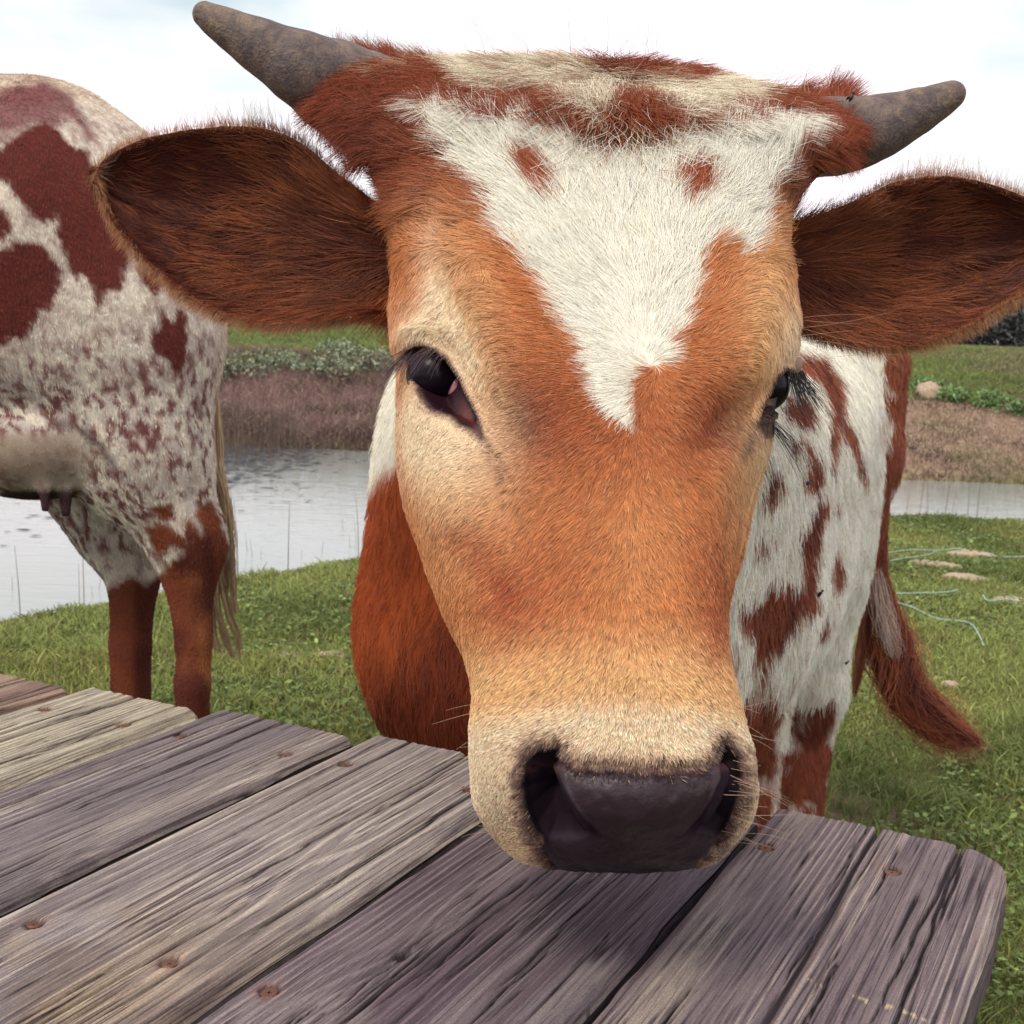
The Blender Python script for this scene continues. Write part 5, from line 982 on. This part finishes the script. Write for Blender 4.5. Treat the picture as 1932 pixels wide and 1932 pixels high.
def lash(roots, dirs, lens, name, nper, spread, r0=.00028, colr=(.02, .012, .016), up0=.5):
    R_, D_, L_ = [], [], []
    for i in range(nper):
        t = rng.random() * (len(roots) - 1); a = int(t); f = t - a
        R_.append(roots[a] * (1 - f) + roots[a + 1] * f + rng.normal(0, .0008, 3)); D_.append(dirs[a] * (1 - f) + dirs[a + 1] * f + rng.normal(0, spread, 3)); L_.append((lens[a] * (1 - f) + lens[a + 1] * f) * (.65 + .5 * rng.random()))
    R_, D_, L_ = map(np.array, (R_, D_, L_)); D_ /= np.linalg.norm(D_, axis=1, keepdims=True); k = 7; s = np.linspace(0, 1, k)
    pos = R_[:, None] + D_[:, None] * (s[None] * L_[:, None])[..., None] - UP * (up0 * (s[None] ** 2) * L_[:, None] * .5)[..., None]
    curves(name, pos - o1, taper(len(R_), k, r0, .00006), np.tile(colr, (len(R_), 1)), M_lash, cow)
lr = [P(768, 660, dl - .004), P(790, 654, dl - .012), P(815, 660, dl2 - .002), P(838, 678, dl2 - .001)]
lash(lr, [-RT * 1.0 - UP * .75 - FW * .35, -RT * 1.0 - UP * .75 - FW * .35, -RT * .9 - UP * .7 - FW * .5, -RT * .5 - UP * .9 - FW * .4], [.030, .028, .016, .008], 'eyelashes', 95, .16, .00016, (.045, .018, .028))
lr = [P(789, 742, dl - .006), P(805, 765, dl - .012), P(835, 778, dl2), P(868, 797, dl2)]
lash(lr, [-RT * .9 - UP * .35 - FW * .2, -RT * .8 - UP * .6 - FW * .3, -RT * .6 - UP * .8 - FW * .3, -RT * .3 - UP - FW * .3], [.012, .014, .011, .006], 'eyelashes', 80, .15, .00013, (.06, .025, .03))
lr = [P(1484, 702, .858), P(1500, 704, .865), P(1511, 700, .875)]
lash(lr, [RT * .18 - UP * 1.0, RT * .45 - UP * 1.0, RT * .7 - UP * .9], [.030, .036, .034], 'eyelashes', 100, .13, .00019, up0=-.1)
lr = [P(1452, 790, .842), P(1458, 800, .845), P(1456, 812, .845)]
lash(lr, [RT * .9 - UP * .5, RT * .9 - UP * .8, RT * .8 - UP * 1.0], [.026, .034, .036], 'eyelashes', 30, .12, .00015)
sphere('eyelid', P(1482, 688, .870), .0095, M_hide, (1.2, 1.1, .9)); bpy.context.view_layer.update()
ob = [o for o in cow.children if o.name.startswith('eyelid')][0]; a_ = ob.data.attributes.new('col', 'FLOAT_COLOR', 'POINT'); a_.data.foreach_set('color', np.tile([.36, .25, .20, 0], len(ob.data.vertices)).astype(np.float32))
# whiskers on the muzzle and brow
wr, wd2, wl2 = [], [], []
for i in range(50):
    sd_ = -1 if i % 2 else 1; y = random.uniform(1330, 1620); x = (905 + random.uniform(0, 90)) if sd_ < 0 else (1400 - random.uniform(0, 40)); 
    wr.append(P(x, y, sdepth(x, y, rad=6))); wd2.append(RT * sd_ * 1.0 + UP * random.uniform(-.45, .25) - FW * random.uniform(.1, .5)); wl2.append(random.uniform(.012, .032))
for i in range(14):
    x, y = random.uniform(800, 880), random.uniform(600, 650); wr.append(P(x, y, sdepth(x, y))); wd2.append(RT * random.uniform(-1, .8) - UP * .2 - FW * .6); wl2.append(random.uniform(.02, .04))
for i in range(8): wr.append(P(1505, random.uniform(600, 690), .868)); wd2.append(RT * 1.0 - UP * random.uniform(-.3, .4) - FW * .2); wl2.append(random.uniform(.03, .07))
wr, wd2, wl2 = map(np.array, (wr, wd2, wl2)); wd2 /= np.linalg.norm(wd2, axis=1, keepdims=True); s = np.linspace(0, 1, 6)
pos = wr[:, None] + wd2[:, None] * (s[None] * wl2[:, None])[..., None] - UP * (s[None] ** 2 * wl2[:, None] * rng.uniform(-.1, .35, len(wl2))[:, None])[..., None]
curves('whiskers', pos - o1, taper(len(wr), 6, .00012, .00005), np.tile([.42, .27, .19], (len(wr), 1)), M_lash, cow)
# tail switch
lock('tail_hair', pts([(1650, 780), (1650, 900), (1650, 1000), (1655, 1080), (1664, 1160), (1684, 1235), (1706, 1300), (1752, 1350), (1800, 1385), (1846, 1400)], 2.5), 5200, np.array([.030, .026, .020, .016, .026, .031, .030, .027, .019, .007]), .0007, (.27, .075, .036), (.11, .028, .022), cow, o1, 3, 18, .8)
lock('tail_hair', pts([(1655, 1100), (1662, 1170), (1680, 1240), (1704, 1305), (1752, 1352), (1805, 1392), (1856, 1412)], 2.5), 420, np.array([.020, .034, .042, .042, .040, .032, .018]), .0005, (.34, .11, .05), (.16, .04, .025), cow, o1, 33, 18, 1.6)
lock('tail_hair', pts([(1648, 1090), (1640, 1160), (1628, 1220), (1618, 1270), (1612, 1315)], 2.5), 220, np.array([.014, .014, .012, .009, .005]), .0006, (.26, .08, .04), (.30, .12, .07), cow, o1, 4)
lock('tail_hair', pts([(1655, 1080), (1664, 1150), (1678, 1200), (1690, 1240)], 2.46), 260, np.array([.016, .022, .020, .010]), .0006, (.60, .48, .42), (.45, .30, .24), cow, o1, 5)

# flies
m_, t_, b_ = mat('fly_shell'); b_.inputs['Base Color'].default_value = (.012, .010, .012, 1); b_.inputs['Roughness'].default_value = .35; M_fly = m_
def fly(x, y, dd, lab, ang):
    near = np.argmin(np.where(np.abs(chart(V1)[2] - dd) < .5, np.hypot(chart(V1)[0] - x, chart(V1)[1] - y) + 30 * (((N1 * (CAM - V1)).sum(1)) < 0), 1e9)) if dd > 1.2 else None
    p = V1[near] + N1[near] * .014 if near is not None else P(x, y, dd)
    T = thing('fly', lab, 'fly', tuple(p), 'flies on the cow'); T.rotation_euler = (ang, .3, ang * 2)
    s_ = .0042 if dd > 1.2 else .0030; nu, nv = 10, 7; u_, v_ = np.meshgrid(np.linspace(0, 2 * np.pi, nu, endpoint=False), np.linspace(.05, np.pi - .05, nv)); u_, v_ = u_.ravel(), v_.ravel()
    d = np.stack([np.cos(u_) * np.sin(v_), np.sin(u_) * np.sin(v_), np.cos(v_)], -1)
    link('abdomen', np_mesh('abdomen', d * s_ * [.55, .5, 1.0], grid_faces(nv, nu, True)), T, M_fly); link('head', np_mesh('head', d * s_ * [.4, .35, .3] + [0, 0, s_ * 1.25], grid_faces(nv, nu, True)), T, M_fly)
    for sg in (-1, 1): link('wing', np_mesh('wing', [(0, s_ * .45, s_ * .5), (sg * s_ * .8, s_ * .6, -s_ * .4), (sg * s_ * .7, s_ * .6, -s_ * 1.3), (sg * s_ * .15, s_ * .55, -s_ * .6)], np.array([[0, 1, 2, 3]])), T, M_fly)
for a_ in [(1606, 184, .958, 'small black fly sitting on the base of the right horn', .3), (1484, 914, 1.9, 'small black fly high on the white flank beside the cheek', 1.1), (1491, 1198, 2.0, 'small black fly on the white flank below the large brown patch', 2.0), (1511, 1108, 2.0, 'small black fly on the right edge of the large brown patch', .6), (1507, 1235, 2.1, 'small black fly low on the white flank above the leg', 1.4), (1583, 1243, 2.3, 'small black fly on the white thigh nearest the tail', .9)]: fly(*a_)
